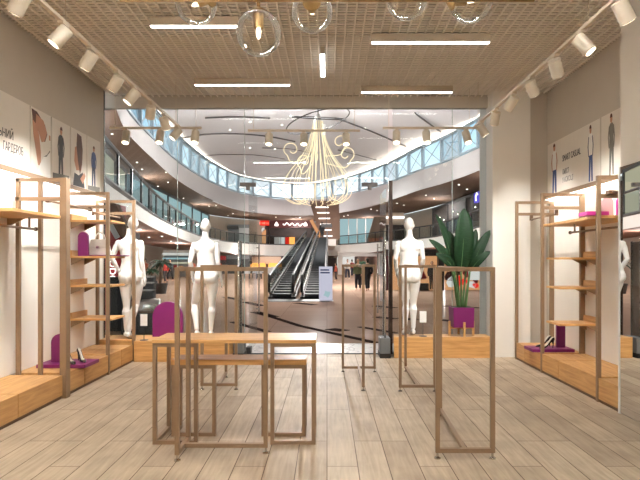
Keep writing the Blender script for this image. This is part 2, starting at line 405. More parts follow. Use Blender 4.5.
for i, x in enumerate((-1.23, 0.93)):
    dr = struct(MB().box(x-0.006, x+0.006, GY+0.06, GY+1.05, 0.02, 2.60).build('door_%d' % (i+1), 'door_glass'))
    s = 1 if x < 0 else -1
    MB().box(x-0.035, x+0.035, GY+0.0, GY+0.16, 0.0, 0.10).build('floor_fitting', 'charcoal', dr)
    h = MB().tube([(x+s*0.05, GY+0.93, 0.55), (x+s*0.05, GY+0.93, 1.75)], 0.013)
    for z in (0.62, 1.68): h.tube([(x, GY+0.93, z), (x+s*0.05, GY+0.93, z)], 0.009)
    h.build('pull_handle', 'steel', dr, smooth=True)
# anti-theft gates in the entrance
def gate(x, lab):
    t = thing('security_gate', (x, 8.2, 0), lab, 'security gate', 'anti-theft gates')
    MB().box(x-0.075, x+0.075, 8.06, 8.36, 0, 0.30).build('base', 'gate_grey', t, bevel=0.01)
    MB().box(x-0.08, x+0.08, 8.04, 8.38, 0, 0.07).build('foot', 'black', t)
    MB().box(x-0.006, x+0.006, 8.10, 8.32, 0.30, 1.74).build('clear_panel', 'glass', t)
    MB().tube([(x, 8.09, 0.28), (x, 8.09, 1.75), (x, 8.33, 1.75), (x, 8.33, 0.28)], 0.014).build('steel_frame', 'steel', t, smooth=True)
gate(-1.325, 'slim clear anti-theft gate with grey foot beside the middle of the three mannequins')
gate(0.87, 'slim clear anti-theft gate with grey foot beside the brown door post')

# ------------------------------------------------------------------ ceiling lights
def linear(x0, x1, y, lab, along='X', led='led'):
    if along == 'X':
        t = thing('ceiling_light', ((x0+x1)/2, y, CEIL), lab, 'ceiling light', 'linear ceiling lights')
        MB().box(x0, x1, y-0.03, y+0.03, CEIL-0.09, CEIL).build('housing', 'track', t)
        MB().box(x0+0.004, x1-0.004, y-0.022, y+0.026, CEIL-0.096, CEIL-0.0895).build('diffuser', led, t)
    else:
        t = thing('ceiling_light', (y, (x0+x1)/2, CEIL), lab, 'ceiling light', 'linear ceiling lights')
        MB().box(y-0.024, y+0.024, x0, x1, CEIL-0.09, CEIL).build('housing', 'track', t)
        MB().box(y-0.028, y+0.028, x0, x1, CEIL-0.096, CEIL-0.0895).build('diffuser', led, t)
    return t
linear(-1.85, -0.93, 5.66, 'short linear ceiling light partly behind the middle globe lamp')
linear(0.50, 1.83, 6.08, 'linear ceiling light nearer the room on the right half of the ceiling')
linear(-1.85, -0.52, 7.55, 'linear ceiling light near the shopfront on the left half of the ceiling')
linear(0.50, 1.83, 7.88, 'linear ceiling light near the shopfront on the right half of the ceiling')
linear(6.42, 7.2, -0.055, 'linear ceiling light running lengthwise along the middle of the ceiling', 'Y')
for y in (3.4, 0.9, -1.6):  # added unseen rows, boosted to light the mannequins' backs
    for x in (-1.85, 0.5): linear(x, x+1.33, y, 'added linear fill light on the unseen ceiling over the near part of the shop', led='led_rear_fill')

# ------------------------------------------------------------------ spot tracks
TZ = 3.42
def track(a, b, lab, rods):
    a, b = Vector(a), Vector(b)
    t = thing('light_track', a, lab, 'lighting track', 'spotlight tracks')
    MB().bar(a, b, 0.035, 0.03).build('rail', 'track', t)
    for k in rods:
        p = a.lerp(b, k); MB().tube([p, (p.x, p.y, CEIL+0.02)], 0.003, 6).build('suspension_rod', 'track', t)
    return t
def head(p, aim, lab, group, energy, size=0.42, blend=0.6, tilt_len=0.17, r=0.058, lens=True):
    p = Vector(p); d = Vector(aim).normalized()
    t = thing('track_spotlight', p, lab, 'spotlight', group)
    piv = p + Vector((0, 0, -0.10))
    mb = MB().box(p.x-0.025, p.x+0.025, p.y-0.05, p.y+0.05, p.z-0.035, p.z-0.012); mb.tube([p+Vector((0, 0, -0.03)), piv], 0.014, 8)
    mb.build('adapter', 'track', t)
    a, b = piv - d*0.05, piv + d*(tilt_len-0.05)
    m = MB().tube([a, a+d*0.004, b-d*0.004, b], [r-0.004, r, r, r-0.004], 24)
    m.build('lamp_body', 'spot', t, bevel=0)
    MB().tube([b+d*0.0005, b+d*0.003], [r-0.012, r-0.012], 20).build('lens', 'lens', t)
    L = bpy.data.lights.new('spot_lamp', 'SPOT'); L.energy = energy; L.color = (1.0, 0.97, 0.92); L.spot_size = 1.25; L.spot_blend = 0.9; L.shadow_soft_size = 0.045
    o = bpy.data.objects.new('spot_lamp', L); COL.objects.link(o); o.parent = t
    o.location = b + d*0.012 - p; o.rotation_euler = d.to_track_quat('-Z', 'Y').to_euler()
    return t
track((-2.17, 1.0, TZ), (-2.17, 7.965, TZ), 'long suspended spotlight track along the left wall', (0.08, 0.5, 0.97))
track((2.17, 1.0, TZ), (2.17, 7.965, TZ), 'long suspended spotlight track along the right wall', (0.08, 0.5, 0.97))
track((-3.22, 8.0, TZ), (-1.86, 8.0, TZ), 'short cross track hung at the window above the left display platform', (0.06, 0.94))
track((0.83, 8.0, TZ), (2.25, 8.0, TZ), 'short cross track hung at the window beside the white column', (0.06, 0.9))
track((-1.20, 8.2, TZ+0.01), (0.50, 8.2, TZ+0.01), 'thin cross track shape for a reflection in the glass over the entrance', (0.05, 0.95))
EN = 92
yl = [1.6, 2.3, 3.3, 3.84, 4.44, 4.96, 5.59, 6.07, 6.66, 7.2, 7.84]
for i, y in enumerate(yl):
    nth = ORD[len(yl)-1-i]
    tgt = {6.66: (-.76, 1.36, -2.0), 7.2: (.34, .95, -1.9)}.get(y)
    head((-2.17, y, TZ), tgt or (-0.58, (0.25, -0.2, 0.15)[i % 3], -0.80), 'cream cylinder spotlight on the left wall track, %s from the shopfront end' % nth, 'spotlights on the left track', 165 if tgt else EN)
yr = [3.98, 4.61, 5.14, 5.75, 6.3, 6.95, 7.6]
for i, y in enumerate(yr):
    nth = ORD[len(yr)-1-i]
    tgt = {6.3: (-.92, 1.9, -2.0), 6.95: (-.1, 1.25, -2.2)}.get(y)
    head((2.17, y, TZ), tgt or ((0.5, .5, -.82) if y == 5.14 else None) or (0.56, (0.2, -0.3, 0.05, 0.4)[i % 4], -0.82), 'cream cylinder spotlight on the right wall track, %s from the shopfront end' % nth, 'spotlights on the right track', (185 if y < 6.5 else 80) if tgt else EN if y > 5.0 else 12)
for i, x in enumerate((-2.97, -2.47, -1.95)):
    head((x, 8.0, TZ), (0.0, -0.38, -0.92), 'cream spotlight on the left window cross track, %s from the left wall' % ORD[i], 'spotlights over the left window', 30, tilt_len=0.19)
for i, x in enumerate((1.03, 1.47, 2.06)):
    head((x, 8.0, TZ), (-0.05 + 0.1*i, -0.38, -0.92), 'cream spotlight on the right window cross track, %s from the entrance' % ORD[i], 'spotlights over the right window', 30, tilt_len=0.19)
for i, x in enumerate((-0.88, -0.35, 0.29)):  # solid heads and track modelled for faint reflections in the glass
    head((x, 8.2, TZ+0.01), (0, -0.3, -0.95), 'spotlight shape for a reflection in the glass over the entrance, %s from its left end' % ORD[i], 'spotlight reflections over the entrance', 6)

# ------------------------------------------------------------------ brass globe chandelier
gc = thing('globe_chandelier', (0.0, 3.0, CEIL), 'brass bar chandelier with clear wavy glass globes', 'chandelier')
MB().tube([(-1.15, 3.0, 2.905), (1.15, 3.0, 2.905)], 0.015, 12).build('brass_bar', 'brass', gc, smooth=True)
for x in (-0.62, 0.62): MB().tube([(x, 3.0, 2.9), (x, 3.0, CEIL)], 0.009, 10).build('hanging_rod', 'brass', gc, smooth=True)
MB().lathe([(0.0, 0.0), (0.07, 0.0), (0.07, -0.03), (0.0, -0.035)], (-0.62, 3.0, CEIL), 20).build('ceiling_rose', 'brass', gc)
def sphere_shell(c, r):
    return MB().ball(c, r, 28, 18)
def globe(c, arm0, capdir):
    c = Vector(c); capdir = Vector(capdir).normalized(); r = 0.124
    gl = sphere_shell(c, r).build('glass_globe', 'globe', gc, smooth=True)
    s = c + capdir*0.135
    MB().tube([arm0, s], 0.01, 10).build('arm', 'brass', gc, smooth=True)
    cap = MB().tube([c+capdir*0.14, c+capdir*0.118, c+capdir*0.108], [0.02, 0.052, 0.055], 18)
    cap.tube([c+capdir*0.11, c+capdir*0.03], [0.030, 0.028], 16)
    cap.build('socket', 'brass', gc, smooth=False)
    q = c
    MB().tube([c+capdir*0.03, c+capdir*0.01, q-capdir*0.018, q-capdir*0.034], [0.010, 0.015, 0.012, 0.003], 12).build('bulb', 'bulb', gc, smooth=True)
globe((-0.38, 3.0, 2.715), (-0.38, 3.0, 2.9), (0, 0, 1))
globe((-0.80, 3.30, 3.02), (-0.62, 3.0, 2.905), (0.75, -0.4, 0.1))
globe((-0.09, 3.28, 2.965), (-0.09, 3.0, 2.905), (0, -0.9, 0.05))
globe((0.48, 3.25, 3.03), (0.48, 3.0, 2.905), (0, -0.9, -0.1))
globe((0.83, 3.12, 2.955), (0.60, 3.0, 2.905), (-0.8, -0.1, -0.05))
globe((0.2, 2.9, 3.2), (0.2, 3.0, 2.905), (0, 0, -1))

# ================================================================== WALL UNITS
def frame(side, y, lab, mid=False, ty=0.04, zb=2.14):
    s = side; xf, xw = s*2.80, s*3.325
    t = thing('upright_frame', (xf, y, 0), lab, 'display frame', 'bronze frames of the wall units')
    a = 0.02
    MB().box(xf-a, xf+(a if not mid else .05), y-ty/2, y+ty/2, 0.0, 2.33).build('front_upright', 'bronze', t, bevel=0.003)
    wa, wb = (xw-0.042, xw+a) if not mid else (xw+.025, xw+.065)
    if mid: ty = .04
    MB().box(wa, wb, y-ty/2, y+ty/2, 0.0, 2.33).build('wall_upright', 'bronze', t, bevel=0.003)
    MB().box(xf+s*a, xw-s*a, y-ty/2, y+ty/2, 2.292, 2.33).build('top_bar', 'bronze', t)
    MB().box(xf+s*a, xw-s*a, y-ty/2, y+ty/2, zb-0.02, zb+0.02).build('cross_bar', 'bronze', t)
    if mid: MB().box(s*3.045-0.018, s*3.045+0.018, y-ty/2, y+ty/2, 0.0, zb-0.02).build('middle_upright', 'bronze', t)
    if mid: MB().box(s*3.045-0.018, s*3.045+0.018, y-ty/2, y+ty/2, zb+0.02, 2.292).build('middle_upright', 'bronze', t)
    return t
frame(-1, 5.74, 'bronze upright frame of the left wall unit with an extra middle upright', True, 0.09, 2.11)
frame(-1, 6.90, 'bronze upright frame of the left wall unit beside the shelf with the white handbag')
frame(-1, 7.83, 'bronze upright frame at the shopfront end of the left wall unit')
frame(1, 5.57, 'bronze upright frame of the right wall unit beside the mirror', False, 0.04, 2.12)
frame(1, 7.02, 'bronze upright frame of the right wall unit beside the narrow shelves')
frame(1, 7.97, 'bronze upright frame at the shopfront end of the right wall unit')
# white back panels and light rails
for s, y1, nm in ((-1, 8.05, 'left'), (1, 8.15, 'right')):
    y0 = 1.2 if s < 0 else 5.152
    p = MB().box(s*3.348, s*3.346, y0, y1, 0.25, 2.36).build('wall_panel_' + nm, 'panel'); struct(p)
    r = thing('light_rail', (s*3.3, y0, 2.40), 'bronze light rail running along the %s wall above the white back panel' % nm, 'light rail')
    MB().box(s*3.348, s*3.27, y0, y1, 2.372, 2.425).build('cover_strip', 'bronze', r)
    MB().box(s*3.335, s*3.285, y0+0.02, y1-0.02, 2.366, 2.371).build('led_strip', 'led_strip', r)
    L = bpy.data.lights.new('led_lamp', 'AREA'); L.shape = 'RECTANGLE'; L.size = 0.03; L.size_y = (y1-y0-0.1); L.energy = 1.6*(y1-y0); L.color = (1.0, 0.96, 0.9)
    o = bpy.data.objects.new('led_lamp', L); COL.objects.link(o); o.parent = r
    o.location = Vector((s*3.31, (y0+y1)/2, 2.362)) - ORIG[r.name]; o.rotation_euler = (0, math.radians(-12*s), 0)
# plinth boxes
def plinth(side, y0, y1, lab, grp):
    s = side; t = thing('plinth_box', (s*2.79, (y0+y1)/2, 0), lab, 'plinth box', grp)
    MB().box(s*2.785, s*3.345, y0+0.005, y1-0.005, 0.035, 0.25).build('oak_body', 'oak_y', t, bevel=0.003)
    MB().box(s*2.80, s*3.345, y0+0.001, y1-0.001, 0.0, 0.035).build('dark_base', 'bronze_dark', t)
jl = [(2.2, 3.1), (3.1, 3.98), (3.98, 4.87), (4.87, 5.69), (5.79, 6.21), (6.21, 6.875), (6.925, 7.32), (7.32, 7.745)]
for i in range(len(jl)):
    plinth(-1, jl[i][0], jl[i][1], 'oak plinth box under the left wall unit, %s from the shopfront end' % ORD[len(jl)-1-i], 'plinth boxes along the left wall')
jr = [(5.16, 5.545), (5.595, 6.50), (6.50, 6.995), (7.045, 7.62), (7.62, 7.945)]
for i in range(len(jr)):
    plinth(1, jr[i][0], jr[i][1], 'oak plinth box under the right wall unit, %s from the mirror' % ORD[i], 'plinth boxes along the right wall')
# shelves
def shelf(side, y0, y1, z, lab, grp, x0=2.80, lip=True, th=0.026, brk=True):
    s = side; t = thing('wooden_shelf', (s*3.1, (y0+y1)/2, z), lab, 'shelf', grp)
    MB().box(s*x0, s*3.344, y0, y1, z-th, z).build('board', 'oak', t, bevel=0.003)
    if lip: MB().box(s*3.318, s*3.344, y0, y1, z, z+0.075).build('back_lip', 'oak_y', t)
    if brk:
        for y in (y0+0.03, y1-0.03):
            MB().add([(s*3.344,y-.008,z-th),(s*3.344,y+.008,z-th),(s*3.344,y-.008,z-th-.09),(s*3.344,y+.008,z-th-.09),(s*3.16,y-.008,z-th),(s*3.16,y+.008,z-th)], [(0,2,4),(1,5,3),(0,1,3,2),(2,3,5,4),(0,4,5,1)]).build('bracket', 'bronze', t)
    return t
for z, lab in ((1.985, 'empty oak shelf, topmost of four beside the white handbag'), (1.515, 'oak shelf carrying the white handbag and a magenta arch'),
               (1.135, 'empty oak shelf just below the white handbag shelf'), (0.70, 'empty oak shelf, lowest of the stack by the left mannequin')):
    shelf(-1, 7.02, 7.48, z, lab, 'narrow shelves of the left wall unit')
for z, lab in ((1.495, 'empty oak shelf, second from top in the narrow stack by the mirror wall'), (1.13, 'empty oak shelf, third from top in the narrow stack by the mirror wall'),
               (0.68, 'empty oak shelf, lowest of the narrow stack above the black heels')):
    shelf(1, 6.60, 6.995, z, lab, 'narrow shelves of the right wall unit', x0=2.84)
shelf(-1, 4.81, 5.68, 1.925, 'long oak shelf above a clothes rail on the left wall', 'long shelves', lip=False, th=0.03)
shelf(1, 5.60, 6.99, 1.925, 'long oak shelf with a pink tray and arches on the right wall', 'long shelves', lip=False, th=0.03, brk=False)
# rails
def rail(side, x, y0, y1, z, lab, zt):
    s = side; t = thing('clothes_rail', (s*x, y0, z), lab, 'clothes rail', 'clothes rails')
    MB().tube([(s*x, y0, z), (s*x, y1, z)], 0.012, 12).build('bar', 'bronze', t, smooth=True)
    for y in (y0, y1): MB().ball((s*x, y, z), 0.021, 12, 8).build('end_knob', 'bronze_dark', t, smooth=True)
    for y in (y0+0.12, y1-0.12): MB().box(s*x-0.008, s*x+0.008, y-0.008, y+0.008, z, zt).build('hanger_post', 'bronze', t)
    return t
rail(-1, 3.02, 4.2, 5.60, 1.78, 'bronze clothes rail under the long oak shelf of the left wall', 1.894)
t = thing('clothes_rail', (-3.0, 5.8, 2.11), 'bronze clothes rail between two upright frames of the left wall', 'clothes rail', 'clothes rails')
MB().tube([(-3.0, 5.785, 2.10), (-3.0, 6.88, 2.10)], 0.012, 12).build('bar', 'bronze', t, smooth=True)
for y in (5.81, 6.85): MB().box(-3.02, -2.98, y-0.02, y+0.02, 2.08, 2.135).build('end_bracket', 'bronze_dark', t)
t = thing('clothes_rail', (-3.05, 7.5, 2.09), 'short bronze peg rail with knob at the shopfront end of the left wall', 'clothes rail', 'clothes rails')
MB().tube([(-3.0, 6.92, 2.075), (-3.0, 7.81, 2.075)], 0.011, 12).build('bar', 'bronze', t, smooth=True)
MB().tube([(-3.40+0.07, 7.70, 2.12), (-3.05, 7.70, 2.12)], 0.009, 10).build('peg', 'bronze', t, smooth=True)
MB().ball((-3.34, 7.70, 2.12), 0.02, 12, 8).build('end_knob', 'bronze_dark', t, smooth=True)
rail(1, 3.0, 5.30, 6.66, 1.80, 'bronze clothes rail under the long oak shelf of the right wall', 1.896)
t = thing('clothes_rail', (3.0, 7.1, 2.08), 'bronze clothes rail between the two frames by the white column', 'clothes rail', 'clothes rails')
MB().tube([(3.0, 7.04, 2.06), (3.0, 7.95, 2.06)], 0.011, 12).build('bar', 'bronze', t, smooth=True)
for y in (7.06, 7.93): MB().box(2.98, 3.02, y-0.015, y+0.015, 2.045, 2.12).build('end_bracket', 'bronze_dark', t)
t = thing('clothes_rail', (3.05, 5.3, 2.14), 'short bronze peg with square knob above the pink arches', 'clothes rail', 'clothes rails')
MB().box(2.86, 2.95, 5.47, 5.547, 2.13, 2.17).build('knob', 'bronze_dark', t)
MB().tube([(2.9, 5.48, 2.15), (2.9, 5.20, 2.15)], 0.010, 10).build('bar', 'bronze', t, smooth=True)

# ------------------------------------------------------------------ arches, trays, shoes, bag
def arch_outline(w, h, n=14):
    r = w/2
    return [(-r, 0), (r, 0)] + [(r*math.cos(PI*k/n), h-r + r*math.sin(PI*k/n)) for k in range(n+1)]
def arch(x, y, z, w, h, lab, matname='purple', along='Y', th=0.03, grp=None):
    if along == 'Y': fn = lambda u, v, q: (x+q, y+u, z+v)
    else: fn = lambda u, v, q: (x+u, y+q, z+v)
    o = MB().prism(arch_outline(w, h), fn, -th/2, th/2).build('arch_panel', matname, None, bevel=0.003)
    return tag(o, lab, 'display arch', grp)
def tray(x0, x1, y0, y1, z, lab, matname='purple', th=0.04):
    o = MB().box(x0, x1, y0, y1, z, z+th).build('display_tray', matname, None, bevel=0.004); return tag(o, lab, 'display tray')
def shoe_mesh():
    """a stiletto pump, toe towards +X, heel at the origin"""
    L = 0.235
    st = [(0.0, .098, .024, .055), (0.03, .088, .027, .058), (0.065, .066, .025, .045), (0.10, .040, .024, .030), (0.135, .016, .030, .026), (0.17, .004, .037, .030), (0.205, .003, .030, .026), (0.23, .004, .016, .014), (0.243, .006, .004, .006)]
    rings = []
    for x, z, w, h in st:
        rings.append([(x, w*math.cos(2*PI*k/14), z + h*0.5 + h*0.5*math.sin(2*PI*k/14)) for k in range(14)])
    up = MB().loft(rings); up.tube([(0.012, 0, .10), (0.006, 0, .05), (0.012, 0, 0.0)], [.016, .0075, .0055], 10)
    ins = MB(); rr = []
    for x, z, w, h in st[0:6]:
        rr.append([(x+0.004, w*0.5*math.cos(2*PI*k/10), z + h*0.86 + 0.012*math.sin(2*PI*k/10)) for k in range(10)])
    ins.loft(rr); return up, ins
def shoe(x, y, z, rz, lab, k=0.95):
    t = thing('high_heel_shoe', (0, 0, 0), lab, 'shoe', 'black heels on the trays'); u, i = shoe_mesh()
    u.build('upper', 'shoe', t, smooth=True); i.build('insole', 'insole', t, smooth=True)
    t.location = (x, y, z); t.rotation_euler = (0, 0, rz); t.scale = (k, k, k); return t
tray(-3.25, -2.70, 6.03, 6.40, 0.252, 'magenta display tray overhanging the left plinths under two black heels')
arch(-3.07, 6.22, 0.292, 0.20, 0.32, 'magenta arch standing behind the black heels on the left tray', along='X', th=0.04)
shoe(-2.985, 6.18, 0.292, math.radians(-42), 'black stiletto heel on the left magenta tray, the one beside the bronze upright')
shoe(-2.90, 6.30, 0.292, math.radians(-48), 'black stiletto heel on the left magenta tray, the one towards the shopfront')
tray(2.70, 3.25, 7.08, 7.40, 0.252, 'magenta display tray overhanging the right plinths under two black heels')
arch(3.13, 7.24, 0.292, 0.115, 0.34, 'magenta arch standing behind the black heels on the right tray', along='X', th=0.04)
shoe(3.02, 7.20, 0.292, math.radians(200), 'black stiletto heel on the right magenta tray, the one nearer the mirror')
shoe(3.03, 7.33, 0.292, math.radians(196), 'black stiletto heel on the right magenta tray, the one nearer the white column')
tray(-3.24, -2.72, 7.16, 7.46, 1.516, 'small magenta tray under the white handbag', th=0.012)
arch(-3.20, 7.10, 1.516, 0.13, 0.315, 'magenta arch beside the white handbag on the shelf', along='X', th=0.05)
tray(2.70, 2.93, 5.605, 5.80, 1.926, 'hot pink tray overhanging the long right shelf', 'pink')
arch(3.11, 6.0, 1.926, 0.13, 0.235, 'magenta arch on the long right shelf, side light put into its pale colour', 'purple_shine', along='X', th=0.04)
arch(3.14, 5.75, 1.926, 0.12, 0.21, 'hot pink arch on the long right shelf close to the mirror', 'pink', along='X', th=0.03)
hb = thing('handbag', (-3.07, 7.3, 1.528), 'white leather handbag with a flap and top handle on the shelf', 'handbag')
MB().hexa([(-3.215,7.24,1.529),(-2.93,7.24,1.529),(-2.93,7.38,1.529),(-3.215,7.38,1.529)], [(-3.18,7.28,1.735),(-2.965,7.28,1.735),(-2.965,7.35,1.735),(-3.18,7.35,1.735)]).build('body', 'bag', hb, bevel=0.012)
MB().hexa([(-3.20,7.245,1.63),(-2.945,7.245,1.63),(-2.945,7.27,1.63),(-3.20,7.27,1.63)], [(-3.182,7.27,1.742),(-2.963,7.27,1.742),(-2.963,7.30,1.742),(-3.182,7.30,1.742)]).build('flap', 'bag', hb, bevel=0.006)
MB().box(-3.095, -3.055, 7.236, 7.246, 1.62, 1.65).build('clasp', 'steel', hb)
MB().tube(catmull([(-3.14,7.315,1.735),(-3.125,7.315,1.80),(-3.073,7.315,1.835),(-3.02,7.315,1.80),(-3.005,7.315,1.735)], 6), 0.008, 8).build('handle', 'bag', hb, smooth=True)

# ------------------------------------------------------------------ wall posters
def wall_fn(side, lift):
    s = side
    return lambda u, v, q: (s*(3.35 - lift - q), u, v)
def poster(side, y0, y1, z0, z1, lab):
    s = side; t = thing('poster', (s*3.35, (y0+y1)/2, (z0+z1)/2), lab, 'poster', 'posters on the %s wall' % ('left' if s < 0 else 'right'))
    MB().box(s*3.3499, s*3.342, y0, y1, z0, z1).build('sheet', 'poster_white', t); return t
M['poster_white'] = mat('poster_paper', (224, 218, 208), 0.7, var=0.015)
M['p_skin'] = mat('print_skin', (186, 136, 108), 0.7, var=0.08); M['p_hair'] = mat('print_hair', (92, 58, 42), 0.7, var=0.15)
M['p_dark'] = mat('print_charcoal', (58, 56, 58), 0.7, var=0.15); M['p_blue'] = mat('print_denim', (66, 84, 134), 0.7, var=0.15)
M['p_navy'] = mat('print_navy', (62, 72, 98), 0.7, var=0.15); M['p_grey'] = mat('print_grey', (112, 110, 104), 0.7, var=0.12)
M['p_white'] = mat('print_white', (236, 234, 230), 0.7, var=0.03)
def shape(t, side, poly, matname, lift, nm='print'):
    MB().prism(poly, wall_fn(side, 0.008 + lift), 0.0, 0.0015).build(nm, matname, t)
def figure(t, side, yc, z0, h, top, legs, w=1.0, arms=None):
    k = h * w
    # legs, torso, arms, head as printed silhouettes
    shape(t, side, [(yc-.10*k, z0+.48*h), (yc-.11*k, z0), (yc-.04*k, z0), (yc, z0+.42*h), (yc+.05*k, z0), (yc+.12*k, z0), (yc+.10*k, z0+.48*h)], legs, 0.0)
    shape(t, side, [(yc-.10*k, z0+.46*h), (yc-.10*k, z0+.62*h), (yc-.13*k, z0+.78*h), (yc-.05*k, z0+.84*h), (yc+.05*k, z0+.84*h), (yc+.13*k, z0+.78*h), (yc+.10*k, z0+.62*h), (yc+.10*k, z0+.46*h)], top, 0.002)
    for sg in (-1, 1):
        shape(t, side, [(yc+sg*.12*k, z0+.80*h), (yc+sg*.17*k, z0+.62*h), (yc+sg*.13*k, z0+.44*h), (yc+sg*.10*k, z0+.44*h), (yc+sg*.13*k, z0+.62*h), (yc+sg*.09*k, z0+.78*h)], arms or top, 0.003)
    shape(t, side, [(yc+.055*k*math.cos(a), z0+.905*h+.07*h*math.sin(a)) for a in [2*PI*q/14 for q in range(14)]], 'p_skin', 0.004)
    shape(t, side, [(yc+.06*k*math.cos(a), z0+.925*h+.065*h*math.sin(a)) for a in [PI*q/10 for q in range(11)]], 'p_hair', 0.005)
PZ0, PZ1 = 2.44, 3.20
tp = poster(-1, 4.2, 6.07, PZ0, PZ1, 'white wall poster with two lines of dark lettering')
text_mesh('lettering', 'ЛЬНИЙ', 0.125, mat_axes((-3.3395, 5.42, 2.735), (0, 1, 0), (0, 0, 1)), 'p_dark', tp, 0.001, 0.74)
text_mesh('lettering', 'ГАРДЕРОБ', 0.125, mat_axes((-3.3395, 5.565, 2.605), (0, 1, 0), (0, 0, 1)), 'p_dark', tp, 0.001, 0.56)
t = poster(-1, 6.09, 6.53, PZ0, PZ1, 'poster of a close-up face and bare shoulder above a white garment')
shape(t, -1, [(6.11,3.18),(6.22,3.17),(6.40,3.06),(6.45,2.96),(6.40,2.86),(6.34,2.86),(6.30,2.92),(6.24,2.98),(6.14,3.02)], 'p_hair', 0.0)
shape(t, -1, [(6.20,3.14),(6.36,3.10),(6.44,2.98),(6.38,2.86),(6.32,2.84),(6.26,2.94),(6.19,3.02)], 'p_skin', 0.002)
shape(t, -1, [(6.12,3.06),(6.20,3.02),(6.26,2.92),(6.30,2.72),(6.30,2.56),(6.24,2.56),(6.20,2.70),(6.14,2.90)], 'p_skin', 0.003)
shape(t, -1, [(6.49,2.96),(6.52,2.96),(6.52,2.90),(6.49,2.90)], 'p_skin', 0.001)
shape(t, -1, [(6.20,2.45),(6.28,2.58),(6.38,2.70),(6.50,2.76),(6.52,2.45)], 'p_white', 0.004)
shape(t, -1, [(6.36,2.68),(6.44,2.72),(6.50,2.78),(6.50,2.76),(6.42,2.69)], 'p_grey', 0.006)
t = poster(-1, 6.56, 7.02, PZ0, PZ1, 'poster of a person in a long charcoal suit')
shape(t, -1, [(6.58,2.45),(6.58,2.53),(7.0,2.55),(7.0,2.45)], 'p_grey', 0.0005); figure(t, -1, 6.78, 2.46, 0.68, 'p_dark', 'p_dark', 0.75)
t = poster(-1, 7.05, 7.50, PZ0, PZ1, 'poster of a person with long hair above a dark skirt')
shape(t, -1, [(7.22,3.16),(7.34,3.14),(7.38,2.96),(7.36,2.76),(7.30,2.62),(7.24,2.80),(7.20,3.0)], 'p_hair', 0.002)
shape(t, -1, [(7.16,2.96),(7.24,3.0),(7.34,3.0),(7.38,2.86),(7.34,2.68),(7.20,2.66),(7.14,2.78)], 'p_skin', 0.0)
shape(t, -1, [(7.10,2.45),(7.14,2.62),(7.26,2.60),(7.38,2.66),(7.44,2.45)], 'p_dark', 0.003)
shape(t, -1, [(7.30,2.56),(7.42,2.66),(7.46,2.62),(7.38,2.50)], 'p_skin', 0.005)
t = poster(-1, 7.53, 7.96, PZ0, PZ1, 'poster of a person in a blue jacket and dark trousers')
shape(t, -1, [(7.55,2.45),(7.55,2.51),(7.94,2.53),(7.94,2.45)], 'p_grey', 0.0005); figure(t, -1, 7.73, 2.52, 0.58, 'p_blue', 'p_navy', 0.9)
t = poster(1, 6.62, 8.18, PZ0, PZ1, 'wide poster with two people in jeans and bold lettering between them')
figure(t, 1, 7.93, 2.20+0.25, 0.73, 'p_white', 'p_blue', 0.85, 'p_skin'); figure(t, 1, 6.84, 2.46, 0.72, 'p_white', 'p_blue', 0.62, 'p_navy')
text_mesh('lettering', 'SMART CASUAL', 0.125, mat_axes((3.3395, 7.66, 2.86), (0, -1, 0), (0, 0, 1)), 'p_dark', t, 0.001, 0.62)
text_mesh('lettering', 'ОМІСТ', 0.10, mat_axes((3.3395, 7.66, 2.675), (0, -1, 0), (0, 0, 1)), 'p_grey', t, 0.001, 0.6)
text_mesh('lettering', 'У КОКОЦІ', 0.10, mat_axes((3.3395, 7.66, 2.56), (0, -1, 0), (0, 0, 1)), 'p_grey', t, 0.001, 0.68)
t = poster(1, 5.70, 6.58, PZ0, PZ1, 'poster of a person in a grey suit beside the mirror pier'); figure(t, 1, 6.34, 2.46, 0.73, 'p_grey', 'p_grey', 0.62)

# ================================================================== TABLES AND RACKS
def table(x0, x1, y0, y1, z, legw, lab, th):
    t = thing('display_table', ((x0+x1)/2, (y0+y1)/2, 0), lab, 'table', 'nested display tables')
    MB().box(x0, x1, y0, y1, z-th, z).build('tabletop', 'oak', t, bevel=0.003)
    q = 0.03
    for xa, xb, xo in ((x0+0.004, x0+legw, x0+0.004), (x1-legw, x1-0.004, x1-0.004-q)):
        m = MB(); ya = y0+0.006
        zt = z-th-0.0005
        for xx in (xa, xb-q): m.box(xx, xx+q, ya, ya+q, 0, zt)
        m.box(xa+q, xb-q, ya, ya+q, zt-q, zt); m.box(xa+q, xb-q, ya, ya+q, 0, q)
        m.build('front_leg_frame', 'bronze', t)
        m = MB(); yb = y1-0.006-q
        m.box(xo, xo+q, yb, yb+q, 0, zt); m.box(xo, xo+q, ya+q, yb, 0, q); m.box(xo, xo+q, ya+q, yb, zt-q, zt)
        m.build('side_leg_frame', 'bronze', t)
    return t
table(-1.383, -0.088, 4.26, 4.68, 0.827, 0.36, 'taller oak-topped display table with bronze loop legs, nested over the lower one', 0.026)
table(-1.290, -0.172, 4.457, 4.70, 0.636, 0.37, 'lower oak-topped display table with bronze loop legs, tucked under the taller one', 0.045)
